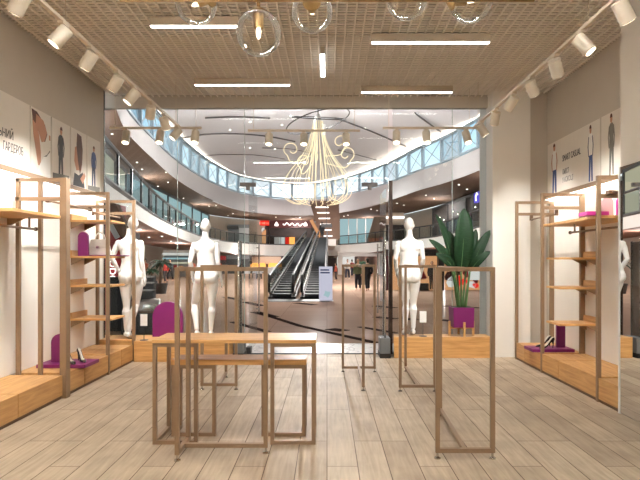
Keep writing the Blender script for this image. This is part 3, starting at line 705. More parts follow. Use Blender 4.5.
def rack(rx, ry, px, py, along, lab, h=1.405, w=0.415, q=0.031):
    """rectangular end frame centred at (rx, ry), single post at (px, py)"""
    t = thing('garment_rack', (rx, ry, 0), lab, 'clothes rack', 'bronze garment racks'); z0 = 0.045
    m = MB(); a = w/2
    if along == 'Y':
        for xx in (rx-a, rx+a-q): m.box(xx, xx+q, ry-q/2, ry+q/2, z0, h)
        m.box(rx-a+q, rx+a-q, ry-q/2, ry+q/2, h-q, h); m.box(rx-a+q, rx+a-q, ry-q/2, ry+q/2, z0, z0+q)
        feet = [(rx-a+q/2, ry), (rx+a-q/2, ry), (px, py)]; s = 1 if py > ry else -1
        A, B = (rx, ry+s*q/2), (px, py-s*q/2)
    else:
        for yy in (ry-a, ry+a-q): m.box(rx-q/2, rx+q/2, yy, yy+q, z0, h)
        m.box(rx-q/2, rx+q/2, ry-a+q, ry+a-q, h-q, h); m.box(rx-q/2, rx+q/2, ry-a+q, ry+a-q, z0, z0+q)
        feet = [(rx, ry-a+q/2), (rx, ry+a-q/2), (px, py)]; s = 1 if px > rx else -1
        A, B = (rx+s*q/2, ry), (px-s*q/2, py)
    m.build('end_frame', 'bronze', t)
    MB().box(px-q/2, px+q/2, py-q/2, py+q/2, z0, h).build('single_post', 'bronze', t)
    MB().bar((A[0], A[1], z0+q/2), (B[0], B[1], z0+q/2), q, q).build('base_bar', 'bronze', t)
    MB().bar((A[0], A[1], h-q/2), (B[0], B[1], h-q/2), q, q).build('hanging_bar', 'bronze', t)
    for fx, fy in feet: MB().lathe([(0.024, 0.0), (0.024, 0.008), (0.009, 0.016), (0.008, z0)], (fx, fy, 0), 14).build('foot', 'steel', t)
    return t
rack(-1.087, 4.075, -0.462, 4.075, 'X', 'bronze garment rack standing directly before the two oak tables', w=0.34)
rack(1.013, 3.965, 1.06, 5.06, 'Y', 'bronze garment rack nearest the viewer on the right of the tables', w=0.435)
rack(1.005, 6.0, 1.03, 7.08, 'Y', 'bronze garment rack before the mannequin beside the potted plant')
rack(0.415, 7.06, 0.405, 6.03, 'Y', 'bronze garment rack in the middle before the entrance', w=0.445)
rack(-1.215, 6.08, -1.255, 6.72, 'Y', 'short bronze garment rack standing behind the oak tables')

# ================================================================== WINDOW PLATFORMS
pl = thing('display_platform', (-2.1, 7.77, 0), 'oak window platform carrying two white mannequins', 'platform', 'oak window platforms')
MB().box(-2.775, -1.41, 7.76, 8.41, 0.0, 0.298).build('oak_body', 'oak', pl, bevel=0.004)
MB().box(-3.7, -3.36, 8.16, 8.41, 0.0, 0.298).build('oak_body', 'oak', pl, bevel=0.004)
MB().box(-3.335, -2.78, 7.87, 8.41, 0.0, 0.298).build('oak_body', 'oak', pl, bevel=0.004)
pr = thing('display_platform', (1.7, 8.08, 0), 'oak window platform carrying one mannequin and the potted plant', 'platform', 'oak window platforms')
MB().hexa([(1.0,8.07,0),(2.462,8.07,0),(2.462,8.41,0),(1.04,8.41,0)],[(1.0,8.07,.312),(2.462,8.07,.312),(2.462,8.41,.312),(1.04,8.41,.312)]).build('oak_body', 'oak', pr, bevel=0.004)
arch(-2.42, 8.22, 0.299, 0.46, 0.535, 'large magenta arch on the left window platform between two mannequins', along='X', th=0.05)
def card_stand(x, y, z, h, lab):
    t = thing('card_stand', (x, y, z), lab, 'price card', 'price cards')
    MB().lathe([(0.06, 0.0), (0.06, 0.006), (0.01, 0.01)], (x, y, z), 18).build('base', 'charcoal', t)
    MB().tube([(x, y, z+0.005), (x, y, z+h)], 0.005, 8).build('stem', 'charcoal', t)
    MB().box(x-0.05, x+0.05, y-0.012, y-0.005, z+h-0.09, z+h+0.08).build('card', 'white', t)
card_stand(1.45, 8.16, 0.3125, 0.30, 'white price card on a thin stem beside the mannequin near the plant')
card_stand(-2.66, 7.85, 0.2985, 0.30, 'white price card on a thin stem beside the left mannequin')

# ------------------------------------------------------------------ potted plant
px_, py_, pz_ = 2.045, 8.22, 0.3125
pp = thing('potted_plant', (px_, py_, pz_), 'tall broad-leaved plant in a square magenta pot on short wooden legs', 'plant')
MB().hexa([(px_-.152,py_-.152,pz_+.14),(px_+.152,py_-.152,pz_+.14),(px_+.152,py_+.152,pz_+.14),(px_-.152,py_+.152,pz_+.14)],
          [(px_-.158,py_-.158,pz_+.44),(px_+.158,py_-.158,pz_+.44),(px_+.158,py_+.158,pz_+.44),(px_-.158,py_+.158,pz_+.44)]).build('pot', 'purple', pp, bevel=0.006)
MB().box(px_-.15, px_+.15, py_-.15, py_+.15, pz_+.415, pz_+.4415).build('soil', 'soil', pp)
stn = MB()
stn.bar((px_-.18, py_, pz_+.125), (px_+.18, py_, pz_+.125), .03, .03); stn.bar((px_, py_-.18, pz_+.125), (px_, py_+.18, pz_+.125), .03, .03)
stn.build('stand_cross', 'oak', pp)
for dx, dy in ((-.18, 0), (.18, 0), (0, -.18), (0, .18)):
    MB().box(px_+dx-.015, px_+dx+.015, py_+dy-.015, py_+dy+.015, pz_, pz_+.225).build('stand_leg', 'oak', pp)
def paddle(base, tip0, tip, width, turn):
    """a stalk from base to tip0, then a blade that arches to tip"""
    base, a, b = Vector(base), Vector(tip0), Vector(tip)
    MB().tube(catmull([base, base.lerp(a, .5) + Vector((0, 0, .03)), a], 5), [.016]*5 + [.014]*5 + [.010], 8).build('leaf_stem', 'stem', pp, smooth=True)
    n = 12; mb = MB(); top = []; d = (b - a); side = d.cross(Vector((math.sin(turn), -math.cos(turn), 0)))
    side = side.normalized() if side.length > 1e-4 else Vector((1, 0, 0)); nrm = side.cross(d).normalized()
    rows = []
    for i in range(n+1):
        t = i/n; c = a.lerp(b, t) + nrm*(0.06*math.sin(PI*t)) + Vector((0, 0, -0.05*t*t))
        w = width*(math.sin(PI*min(t*0.93+0.05, 1))**0.55)*(1-0.15*t) if 0 < i < n else 0.006
        rows.append([c - side*w + nrm*w*0.28, c - side*w*.5 + nrm*w*0.1, c, c + side*w*.5 + nrm*w*0.1, c + side*w + nrm*w*0.28])
    th = nrm*0.003
    vs = [p for r in rows for p in r] + [p - th for r in rows for p in r]; N = len(rows)*5; fs = []
    for i in range(n):
        for k in range(4):
            fs.append((i*5+k, i*5+k+1, (i+1)*5+k+1, (i+1)*5+k)); fs.append((N+(i+1)*5+k, N+(i+1)*5+k+1, N+i*5+k+1, N+i*5+k))
        fs.append((i*5, (i+1)*5, N+(i+1)*5, N+i*5)); fs.append((i*5+4, N+i*5+4, N+(i+1)*5+4, (i+1)*5+4))
    mb.add(vs, fs); lf = mb.build('leaf', 'leaf', pp, smooth=True)
    MB().tube([r[2] - nrm*0.004 for r in rows], [.008*(1-.8*i/n) for i in range(n+1)], 6).build('midrib', 'stem', lf, smooth=True)
P0 = Vector((px_, py_, pz_+.43))
def lp(ix, iy, d): return at(ix, iy, d)
paddle(P0+Vector((0, 0, 0)), lp(461, 272, 8.1), lp(464, 205, 8.08), 0.155, 0.0)
paddle(P0+Vector((-.05, .02, 0)), lp(452, 268, 8.2), lp(436, 211, 8.25), 0.075, 0.5)
paddle(P0+Vector((-.06, -.02, 0)), lp(452, 270, 8.15), lp(429, 236, 8.05), 0.085, 0.7)
paddle(P0+Vector((-.04, -.05, 0)), lp(454, 270, 8.08), lp(436, 250, 7.92), 0.08, 0.4)
paddle(P0+Vector((.05, .0, 0)), lp(470, 272, 8.2), lp(490, 227, 8.22), 0.085, -0.5)
paddle(P0+Vector((.06, -.03, 0)), lp(470, 271, 8.14), lp(490, 248, 8.02), 0.075, -0.6)
paddle(P0+Vector((-.02, .04, 0)), lp(457, 270, 8.3), lp(449, 228, 8.30), 0.08, 0.2)
paddle(P0+Vector((.03, .04, 0)), lp(466, 270, 8.3), lp(476, 226, 8.30), 0.08, -0.1)
# ================================================================== FIGURES
def ell(cx, cy, z, rx, ry, n=24):
    return [(cx + rx*math.cos(2*PI*k/n), cy + ry*math.sin(2*PI*k/n), z) for k in range(n)]
def add_hand(mb, w, d, side, curl=0.25, k=1.0):
    """palm, four unequal bent fingers and a thumb; side is the x direction the palm faces"""
    w = Vector(w); d = Vector(d).normalized(); nrm = Vector((side, 0, 0)); nrm = (nrm - d*nrm.dot(d)).normalized(); fw = d.cross(nrm).normalized()
    if fw.y < 0: fw = -fw
    p1 = w + d*.085*k
    mb.tube([w - d*.01, w + d*.03*k, p1 - d*.012*k, p1], [(.020*k, .017*k), (.017*k, .033*k), (.015*k, .038*k), (.010*k, .034*k)] if abs(d.cross(Vector((0,0,1))).normalized().dot(nrm)) > 0.7 else [(.018*k, .020*k), (.032*k, .016*k), (.036*k, .015*k), (.033*k, .010*k)], 14)
    for o, L in ((-.030, .060), (-.010, .074), (.010, .080), (.029, .072)):
        s = p1 - d*.012*k + fw*o*k
        a = s + d*L*.42*k + nrm*curl*.012*k; b = a + d*L*.33*k + nrm*curl*.05*k; c = b + d*L*.25*k + nrm*curl*.07*k
        mb.tube([s, a, b, c], [.0092*k, .0085*k, .0078*k, .006*k], 8)
    s = w + d*.025*k + fw*.026*k
    mb.tube([s, s + d*.03*k + fw*.022*k, s + d*.058*k + fw*.030*k + nrm*.008*k, s + d*.078*k + fw*.030*k + nrm*.014*k], [.013*k, .0115*k, .0095*k, .007*k], 8)
def add_foot(mb, a, yaw=0.0, raise_=0.05, k=1.0):
    """foot below the ankle a, toes forward, heel lifted by raise_"""
    a = Vector(a); f = Vector((math.sin(yaw), math.cos(yaw), 0)); s = Vector((f.y, -f.x, 0))
    secs = [(-.055, raise_+.030, .022, .022), (-.035, raise_+.040, .031, .038), (.02, raise_*.8+.042, .034, .046), (.08, raise_*.35+.030, .040, .032), (.125, .022, .046, .022), (.165, .015, .042, .015), (.185, .012, .026, .010)]
    rings = []
    for y, z, w, h in secs:
        c = Vector((a.x, a.y, 0)) + f*y*k
        rings.append([c + s*(w*k*math.cos(2*PI*q/14)) + Vector((0, 0, z*k + h*k*math.sin(2*PI*q/14))) for q in range(14)])
    mb.loft(rings)
    for i, o in enumerate((-.026, -.012, .001, .014, .027)):
        p = Vector((a.x, a.y, .013*k)) + f*(.165 - abs(i-1.2)*.006)*k + s*o*k
        mb.tube([p, p + f*.026*k], [.0095*k, .007*k], 8)
def mannequin(loc, rz, H, pose, label):
    t = thing('mannequin', loc, label, 'mannequin', 'white mannequins'); t.rotation_euler = (0, 0, rz); k = H/1.80
    ORIG[t.name] = Vector((0, 0, 0))
    sh = pose.get('hip', 0.0); mb = MB()
    T = [(.815, .07, .07, -.01), (.85, .150, .100, -.015), (.90, .178, .112, -.02), (.955, .182, .112, -.015), (1.02, .166, .100, -.005), (1.08, .146, .090, 0), (1.135, .134, .084, .002), (1.20, .136, .086, .002), (1.28, .148, .094, .008), (1.34, .158, .096, .006), (1.40, .166, .084, -.004), (1.435, .146, .066, -.010), (1.465, .100, .056, -.012), (1.49, .064, .050, -.010), (1.53, .050, .050, -.002), (1.58, .047, .050, .006), (1.62, .045, .050, .012)]
    def off(z): return sh * max(0, 1 - abs(z - .93)/.42)
    mb.loft([ell(off(z), cy, z, rx, ry) for z, rx, ry, cy in T])
    for s in (-1, 1):
        mb.ball((off(.9)+s*.075, -.070, .905), (.094, .078, .100))
        mb.ball((s*.075, .075, 1.295), (.062, .05, .058))
        mb.ball((s*.092, -.055, 1.37), (.065, .032, .085))
        mb.ball((s*.163, -.008, 1.398), (.050, .050, .050))
    # head with face
    hx = pose.get('head', 0.0)
    mb.ball((hx, .015, 1.695), (.072, .092, .108), 24, 16); mb.ball((hx, .045, 1.635), (.052, .060, .066), 18, 12)
    mb.tube([(hx, .098, 1.70), (hx, .118, 1.662), (hx, .104, 1.652)], [.008, .013, .009], 8)
    mb.ball((hx, .093, 1.625), (.022, .012, .008), 10, 6)
    for s in (-1, 1):
        mb.ball((hx+s*.029, .092, 1.70), (.015, .010, .007), 10, 6); mb.ball((hx+s*.073, .008, 1.675), (.009, .018, .030), 10, 8)
    for s, K in ((-1, 'l'), (1, 'r')):
        e, w = Vector(pose['elbow_'+K]), Vector(pose['wrist_'+K]); S = Vector((s*.172, -.008, 1.400))
        mb.tube([S + Vector((-s*.02, 0, .012)), S.lerp(e, .25), S.lerp(e, .6), e, e.lerp(w, .3), e.lerp(w, .7), w], [.043, .046, .041, .034, .036, .029, .0215], 16)
        add_hand(mb, w, pose.get('hand_'+K, (w - e)), -s)
        kn, an = Vector(pose['knee_'+K]), Vector(pose['ankle_'+K]); hp = Vector((off(.9)+s*.092, -.005, .885))
        sh1 = kn.lerp(an, .28) + Vector((0, -.018, 0))
        mb.tube([hp, hp.lerp(kn, .22), hp.lerp(kn, .6), kn.lerp(hp, .08), kn, kn.lerp(an, .12), sh1, kn.lerp(an, .6) + Vector((0, -.006, 0)), an], [.082, .088, .072, .054, .051, .047, .056, .042, .032], 18)
        add_foot(mb, an, pose.get('yaw_'+K, 0.0), max(0.0, an.z - .085))
    me = fuse(mb, .0062, 4); me.transform(Matrix.Scale(k, 4)); me.materials.append(M['mannequin'])
    b = bpy.data.objects.new('body', me); COL.objects.link(b); b.parent = t
    return t
mannequin((-2.93, 8.02, .2985), 0.0, 1.82, dict(hip=.03, head=.045,
    elbow_l=(-.25, -.03, 1.18), wrist_l=(-.19, .08, .99), hand_l=(.25, .3, -.7), elbow_r=(.195, -.06, 1.14), wrist_r=(.215, .0, .91),
    knee_l=(-.055, .02, .50), ankle_l=(-.06, .03, .115), knee_r=(.068, .07, .50), ankle_r=(.02, -.09, .12)), 'white mannequin seen from behind at the end of the left wall unit, hand on hip')
mannequin((-1.835, 8.15, .2985), 0.0, 1.79, dict(hip=.02, head=.0,
    elbow_l=(-.215, -.06, 1.15), wrist_l=(-.21, .05, .93), elbow_r=(.20, -.05, 1.13), wrist_r=(.235, .03, .89),
    knee_l=(-.20, .13, .50), ankle_l=(-.125, -.02, .115), knee_r=(.10, .01, .50), ankle_r=(.085, .0, .11)), 'white mannequin seen from behind beside the large magenta arch, one knee bent outward')
mannequin((1.25, 8.2, .3125), 0.0, 1.80, dict(hip=-.01, head=.0,
    elbow_l=(-.215, -.05, 1.17), wrist_l=(-.185, .11, .98), hand_l=(.15, .35, -.9), elbow_r=(.20, -.05, 1.17), wrist_r=(.205, .10, .97), hand_r=(-.1, .35, -.9),
    knee_l=(-.045, .05, .51), ankle_l=(-.075, -.02, .11), knee_r=(.07, .06, .51), ankle_r=(.065, .03, .11)), 'white mannequin seen from behind beside the potted plant, legs close together')

# ---- shoppers far away in the mall: one body each, with clothes and hair
def person_meshes(walk):
    s = 1 if walk else 0.25; k = 1.0
    body, top, bot, hair = MB(), MB(), MB(), MB()
    T = [(.85, .14, .10), (.95, .16, .11), (1.1, .135, .095), (1.28, .165, .105), (1.40, .18, .095), (1.46, .11, .07), (1.50, .06, .055), (1.58, .052, .052)]
    body.loft([ell(0, 0, z, rx, ry, 16) for z, rx, ry in T]); body.ball((0, .01, 1.67), (.078, .095, .118)); body.ball((0, .10, 1.65), (.015, .02, .02), 8, 6)
    top.loft([ell(0, 0, z, rx+.018, ry+.02, 16) for z, rx, ry in T[:6]])
    bot.loft([ell(0, 0, z, rx, ry, 16) for z, rx, ry in ((.78, .13, .10), (.88, .17, .125), (.97, .172, .125), (1.02, .165, .12))])
    hair.ball((0, -.012, 1.70), (.088, .098, .110)); hair.tube([(0, -.07, 1.68), (0, -.075, 1.52)], [.06, .05], 10)
    for sg in (-1, 1):
        q = s * sg
        arm = [Vector((sg*.19, 0, 1.40)), Vector((sg*.235, -.12*q, 1.13)), Vector((sg*.225, -.14*q+.10, .90))]
        body.tube(arm, [.05, .042, .03], 10); top.tube(arm, [.066, .058, .044], 10)
        add_hand(body, arm[2], arm[2]-arm[1], -sg)
        leg = [Vector((sg*.09, 0, .88)), Vector((sg*.095, .20*q+.03, .48)), Vector((sg*.095, .26*q-.05, .09))]
        body.tube(leg, [.085, .06, .04], 12); bot.tube([leg[0], leg[1], leg[2]+Vector((0, 0, .03))], [.10, .078, .066], 12)
        add_foot(body, leg[2], 0, 0.0)
    return fuse(body, .02, 2), fuse(top, .022, 2), fuse(bot, .022, 2), fuse(hair, .022, 1)
PM = [person_meshes(False), person_meshes(True)]
def cloth(name, c):
    if name not in M: M[name] = mat(name, c, 0.8, var=0.08)
    return M[name]
def person(x, y, z, rz, h, walk, ctop, cbot, label, hair=(44, 34, 28)):
    t = thing('person', (x, y, z), label, 'person', 'shoppers in the mall'); t.rotation_euler = (0, 0, rz); kk = h/1.79; t.scale = (kk, kk, kk)
    for nm, me, c in zip(('body', 'top', 'trousers', 'hair'), PM[walk], ((206, 160, 132), ctop, cbot, hair)):
        m2 = me.copy(); m2.materials.append(cloth('cloth_%d_%d_%d' % c, c)); o = bpy.data.objects.new(nm, m2); COL.objects.link(o); o.parent = t
# ================================================================== MALL
H = 7.0
struct(MB().box(-30, 30, 9.5, 125, -0.15, 0.0).build('floor_mall', 'tile'))
def V(x, y, z): return Vector((x, y, z))
ring = catmull([V(a*H, b*H, 0) for a, b in ((-1.02, 2.5), (-1.32, 3.53), (-1.443, 4.56), (-1.505, 5.35), (-1.515, 6.2), (-1.47, 7.0), (-1.28, 8.0), (-.80, 8.68), (-.276, 8.80), (.20, 8.30), (.597, 7.5), (.85, 6.75), (1.03, 6.0), (1.2, 5.48), (1.345, 4.76), (1.40, 4.0), (1.33, 3.1))], 8)
ZB, ZF, ZT = CAMZ + H, CAMZ + .765*H, CAMZ + 1.27*H
def lift(c, z): return [V(p.x, p.y, z) for p in c]
CEN = V(-.08*H, 5.9*H, 0)
def outward(c, d):
    out = []
    for p in c:
        q = (p - CEN); q.z = 0; out.append(p + q.normalized()*d)
    return out
def solid_ribbon(curve, z0, z1, th):
    o = outward(curve, th); mb = MB()
    n = len(curve); vs = lift(curve, z0) + lift(curve, z1) + lift(o, z1) + lift(o, z0)
    fs = []
    for i in range(n-1):
        for a in range(4):
            b = (a+1) % 4; fs.append((a*n+i, a*n+i+1, b*n+i+1, b*n+i))
    fs.append((0, n, 2*n, 3*n)); fs.append((n-1, 4*n-1, 3*n-1, 2*n-1))
    return mb.add(vs, fs)
def zf(p):
    t = [(20, .87), (27, .855), (37, .82), (49, .785), (57, .75), (70, .74)] if p.x < 0 else [(20, .80), (33, .80), (45, .785), (57, .745), (70, .74)]
    y = min(max(p.y, 20), 70)
    for (a, u), (b, v) in zip(t, t[1:]):
        if y <= b: return CAMZ + H*(u + (v-u)*(y-a)/(b-a))
fo = outward(ring, .35); nr_ = len(ring)
fv = [V(p.x, p.y, zf(p)) for p in ring] + lift(ring, ZB) + lift(fo, ZB) + [V(q.x, q.y, zf(p)) for p, q in zip(ring, fo)]
struct(MB().add(fv, [(a*nr_+i, a*nr_+i+1, ((a+1) % 4)*nr_+i+1, ((a+1) % 4)*nr_+i) for i in range(nr_-1) for a in range(4)]).build('wall_fascia', 'fascia', smooth=False))
# clerestory: one window per bay
posts = resample(ring, 2.75)
for i in range(len(posts)-1):
    a, b = posts[i], posts[i+1]; q = (b-a).normalized()
    w = MB()
    w.bar(V(a.x, a.y, ZB), V(a.x, a.y, ZT), .2, .2, up=q)
    w.bar(V(a.x, a.y, ZB+.12), V(b.x, b.y, ZB+.06), .14, .12); w.bar(V(a.x, a.y, ZT-.16), V(b.x, b.y, ZT-.06), .14, .12)
    wo = struct(w.build('window_%d' % (i+11), 'frame_blue'))
    m = MB(); m.bar(V(a.x, a.y, ZB+.1), V(b.x, b.y, ZT-.1), .04, .04); m.bar(V(a.x, a.y, ZT-.1), V(b.x, b.y, ZB+.1), .04, .04)
    m.build('cross_brace', 'frame_blue', wo)
    nn = V(-q.y, q.x, 0)*.01; o = outward([a, b], .12)
    MB().add([V(o[0].x,o[0].y,ZB), V(o[1].x,o[1].y,ZB), V(o[1].x,o[1].y,ZT), V(o[0].x,o[0].y,ZT)], [(0,1,2,3)]).build('pane', 'sky_glass', wo)
# domed ceiling
def dome_z(x, y):
    r2 = ((x - CEN.x)/(1.55*H))**2 + ((y - CEN.y)/(3.0*H))**2
    return CAMZ + H*(1.27 + .15*max(0, 1 - r2)) 
oring = outward(ring, .4); oring = oring + catmull([oring[-1], V(7.0, 13, 0), V(5, 9.2, 0), V(-5, 9.2, 0), V(-6.5, 12.5, 0), oring[0]], 6)[1:]; mb = MB(); N = len(oring); vs = []; fs = []
S = 10
for k in range(S+1):
    f = 1 - k/S
    for p in oring:
        q = CEN.lerp(p, max(f, .001)); vs.append((q.x, q.y, dome_z(q.x, q.y) if k else ZT))
for k in range(S):
    for i in range(N-1): fs.append((k*N+i, k*N+i+1, (k+1)*N+i+1, (k+1)*N+i))
struct(mb.add(vs, fs).build('ceiling_atrium', 'dome', smooth=True))
def on_dome(ix, iy, drop=.12):
    d = 35.0
    for _ in range(25):
        x = (ix - 327)*d/540; z = dome_z(x, d) - drop; d = (z - CAMZ)*540/(261 - iy)
    return V((ix - 327)*d/540, d, dome_z((ix - 327)*d/540, d) - drop)
ribs = [[(178,139),(205,134.5),(240,134),(268,136.5),(295,141.5)], [(200,156),(225,154.5),(255,155),(285,159)], [(335,118),(352,124),(375,133),(407,147)], [(338,150),(358,155),(380,161)], [(415,113),(424,120),(441,132)], [(205,118),(235,117),(270,118.5)], [(262,148),(290,149),(312,153)]]
for i, r in enumerate(ribs):
    struct(MB().tube(catmull([on_dome(*p) for p in r], 6), (.055 if i not in (1, 6, 3) else .035), 6).build('trim_%d' % (20+i), 'rib'))
# small lights in the ceiling
def downlight(p, lab, grp, r=.075, strength=None):
    o = MB().lathe([(r, 0), (r, -.02), (0.001, -.025)], p, 12).build('downlight', 'down'); return tag(o, lab, 'downlight', grp)
for ix, iy in ((250, 122), (282, 125), (250, 148), (275, 149), (330, 131), (180, 150), (365, 128), (230,130)):
    downlight(on_dome(ix, iy, .03), 'tiny round downlight in the white atrium ceiling', 'downlights in the atrium ceiling')
# cove of warm light at the foot of the dome
cov = outward(ring, -.25); cb = MB()
cv = thing('cove_light', (CEN.x, CEN.y, ZT), 'long curved cove light above the clerestory windows', 'cove light')
solid_ribbon([V(p.x, p.y, 0) for p in outward(ring, -.2)], ZT-.10, ZT-.02, .2).build('ledge', 'frame_blue', cv)
gi, go = outward(ring, -.15), outward(ring, .2)
n_ = len(gi)
MB().add(lift(gi, ZT-.015) + lift(go, ZT-.015), [(i, i+1, n_+i+1, n_+i) for i in range(n_-1)]).build('glowing_strip', 'cove', cv, fix=False)
# brown soffit, outer wall of the gallery
outer = catmull([V(-8.6, 15, 0), V(-9.6, 20, 0), V(-10.9, 26, 0), V(-13.3, 37, 0), V(-14.8, 47.7, 0), V(-13.8, 62, 0), V(-9, 70.5, 0), V(-2, 73.5, 0), V(4, 71.5, 0), V(8, 64, 0), V(10.4, 54, 0), V(11.8, 43, 0), V(12.6, 33, 0), V(12.6, 20, 0)], 8)
def match(n, c):
    L = [0.0]
    for a, b in zip(c, c[1:]): L.append(L[-1] + (b-a).length)
    out = []; j = 0
    for i in range(n):
        s = L[-1]*i/(n-1)
        while j < len(L)-2 and L[j+1] < s: j += 1
        out.append(c[j].lerp(c[j+1], (s-L[j])/max(L[j+1]-L[j], 1e-6)))
    return out
r2, o2 = match(90, ring), match(90, outer)
from mathutils.bvhtree import BVHTree
r2z = [V(p.x, p.y, zf(p)) for p in r2]
sv = r2z + lift(o2, ZF) + [p + V(0, 0, .1) for p in r2z] + lift(o2, ZF+.1); sf = [(i, i+1, 91+i, 90+i) for i in range(89)] + [(180+i, 181+i, 271+i, 270+i) for i in range(89)]
struct(MB().add(sv, sf).build('ceiling_gallery', 'soffit', fix=False))
SOF = BVHTree.FromPolygons(sv, sf)
HS = 1.95; ZG = CAMZ + HS
slab = catmull([V(-4.7, 10.6, .50), V(-5.4, 13.2, .50), V(-6.35, 17.8, .52), V(-7.9, 25.7, .55), V(-9.2, 35, .6), V(-10.2, 45, .8), V(-10.2, 56, 1.1), V(-7.5, 64, 1.3), V(-3.5, 67.5, 1.35), V(.9, 66.5, 1.3), V(4, 60.5, 1.1), V(6.0, 54, .9), V(7.6, 50, .85), V(8.8, 45, .8), V(9.0, 38, .75), V(8.9, 31, .7), V(8.6, 22, .6)], 8)
s2 = match(90, slab); o3 = outward(match(90, outer), .3)
n = 90
vs = [V(p.x, p.y, ZG) for p in s2] + [V(p.x, p.y, ZG) for p in o3] + [V(p.x, p.y, ZG - p.z) for p in s2] + [V(p.x, p.y, ZG - q.z) for p, q in zip(o3, s2)]
struct(MB().add(vs[:180], [(i, i+1, n+i+1, n+i) for i in range(89)]).build('floor_gallery', 'beige'))
struct(MB().add([vs[i] for i in range(90)] + [vs[180+i] for i in range(90)], [(i, i+1, n+i+1, n+i) for i in range(89)]).build('trim_30', 'slabwhite'))
struct(MB().add(vs[180:360], [(i, i+1, n+i+1, n+i) for i in range(89)]).build('ceiling_ground', 'soffit_red'))
struct(MB().add(lift(o3, ZG-.6) + lift(o3, ZF), [(i, i+1, n+i+1, n+i) for i in range(89)]).build('wall_gallery', 'beige', fix=False))
struct(MB().add(lift(o3, 0) + lift(o3, ZG-.6), [(i, i+1, n+i+1, n+i) for i in range(89) if not (1.0 < o3[i].x < 7.5 and o3[i].y > 58)]).build('wall_ground', 'beige', fix=False))
def wall_at(y, side, inset=.0):
    best = min((p for p in outer if (p.x < 0) == (side < 0)), key=lambda p: abs(p.y - y)); return outward([best], -inset)[0]
# balustrades: clear glass, dark handrail and posts
def balustrade(pts, lab):
    p3 = [V(p.x, p.y, ZG) for p in pts]; p3 = outward(p3, .12)
    for p in p3: p.z = ZG
    t = thing('balustrade', p3[0], lab, 'balustrade', 'gallery balustrades')
    MB().tube([p + V(0, 0, 1.08) for p in p3], .06, 6).build('handrail', 'darkrail', t)
    m = MB().ribbon([p + V(0, 0, .06) for p in p3], [p + V(0, 0, 1.0) for p in p3]); m.build('glass_panel', 'rail_glass', t, fix=False)
    MB().tube([p + V(0, 0, .05) for p in p3], .10, 6).build('base_rail', 'darkrail', t)
    for p in resample(p3, 2.4): MB().box(p.x-.035, p.x+.035, p.y-.035, p.y+.035, ZG, ZG+1.05).build('post', 'darkrail', t)
balustrade([p for p in slab if p.x < -3.2 and p.y < 69], 'curved glass balustrade of the upper gallery on the left side of the atrium')
balustrade([p for p in slab if p.x > 1.3], 'curved glass balustrade of the upper gallery on the right side of the atrium')
# downlights under the soffits
def under(ix, iy, z):
    d = (z - CAMZ)*540/(261 - iy); p = V((ix - 327)*d/540, d, z - .005)
    if z == ZF:
        h = SOF.ray_cast(V(0, 0, CAMZ), (p - V(0, 0, CAMZ)).normalized())
        if h[0] is not None: p = h[0] - V(0, 0, .005)
    return p
for ix, iy in ((112, 133.5), (137, 162), (142, 169), (133, 169), (166, 172), (168, 182), (158, 186), (183.5, 198), (209, 206), (216, 205.5), (228, 215.5), (233, 213.5)):
    downlight(under(ix, iy, ZF), 'small round downlight in the brown soffit over the left gallery', 'downlights in the left brown soffit', .055)
for ix, iy in ((344, 216), (348, 215), (371, 209), (377, 210.5), (397, 203), (404, 205), (426, 195), (434, 198.5), (459, 184.5), (467, 189), (276, 217), (300, 217.5)):
    downlight(under(ix, iy, ZF), 'small round downlight in the brown soffit over the right gallery', 'downlights in the right brown soffit', .075)
for ix, iy in ((149, 237), (162, 236), (171, 241), (140, 229)):
    downlight(under(ix, iy, ZG - .9 if ix > 900 else ZG - .62), 'small round downlight in the reddish soffit under the left gallery', 'downlights under the left gallery', .06)
for i, (x, y, z, e) in enumerate(((-6, 22, ZF-.1, 700), (-10.8, 40, ZF-.1, 900), (-9, 60, ZF-.1, 900), (2, 66, ZF-.1, 900), (9, 50, ZF-.1, 900), (10, 36, ZF-.1, 900), (-2, 30, 10.0, 2600), (2, 45, 10.0, 2600), (-3, 56, 10.0, 2200))):
    L = bpy.data.lights.new('mall_lamp', 'SPOT'); L.energy = e*.6; L.color = (1, .96, .92); L.spot_size = 2.6; L.spot_blend = .8; L.shadow_soft_size = .25
    o = bpy.data.objects.new('mall_lamp', L); COL.objects.link(o); o.location = (x, y, z)

for x, y, z, e in ((-9, 25, 2.5, 130), (-11, 40, 2.4, 220), (-9.5, 58, 2.0, 220), (10.5, 30, 2.4, 160), (10, 46, 2.2, 200), (-9.3, 22, 6.0, 130), (-12, 36, 6.0, 200), (-12, 52, 6.0, 200), (-4, 69, 6.0, 220), (5, 66, 6.0, 200), (9.6, 47, 6.0, 200), (10.8, 34, 6.0, 160), (-6.2, 14.5, 2.5, 60), (4.2, 63.5, 2.1, 60), (4.2, 80, 2.1, 90), (4.2, 97, 2.1, 90), (-6, 61, 2.0, 110), (-3, 67.5, 5.4, 120), (-9, 62, 5.6, 120)):  # added point fills without fixtures, brightening soffits, galleries and corridor
    L = bpy.data.lights.new('gallery_fill', 'POINT'); L.energy = e*.85; L.color = (1, .96, .92); L.shadow_soft_size = .05
    o = bpy.data.objects.new('gallery_fill', L); COL.objects.link(o); o.location = (x, y, z)
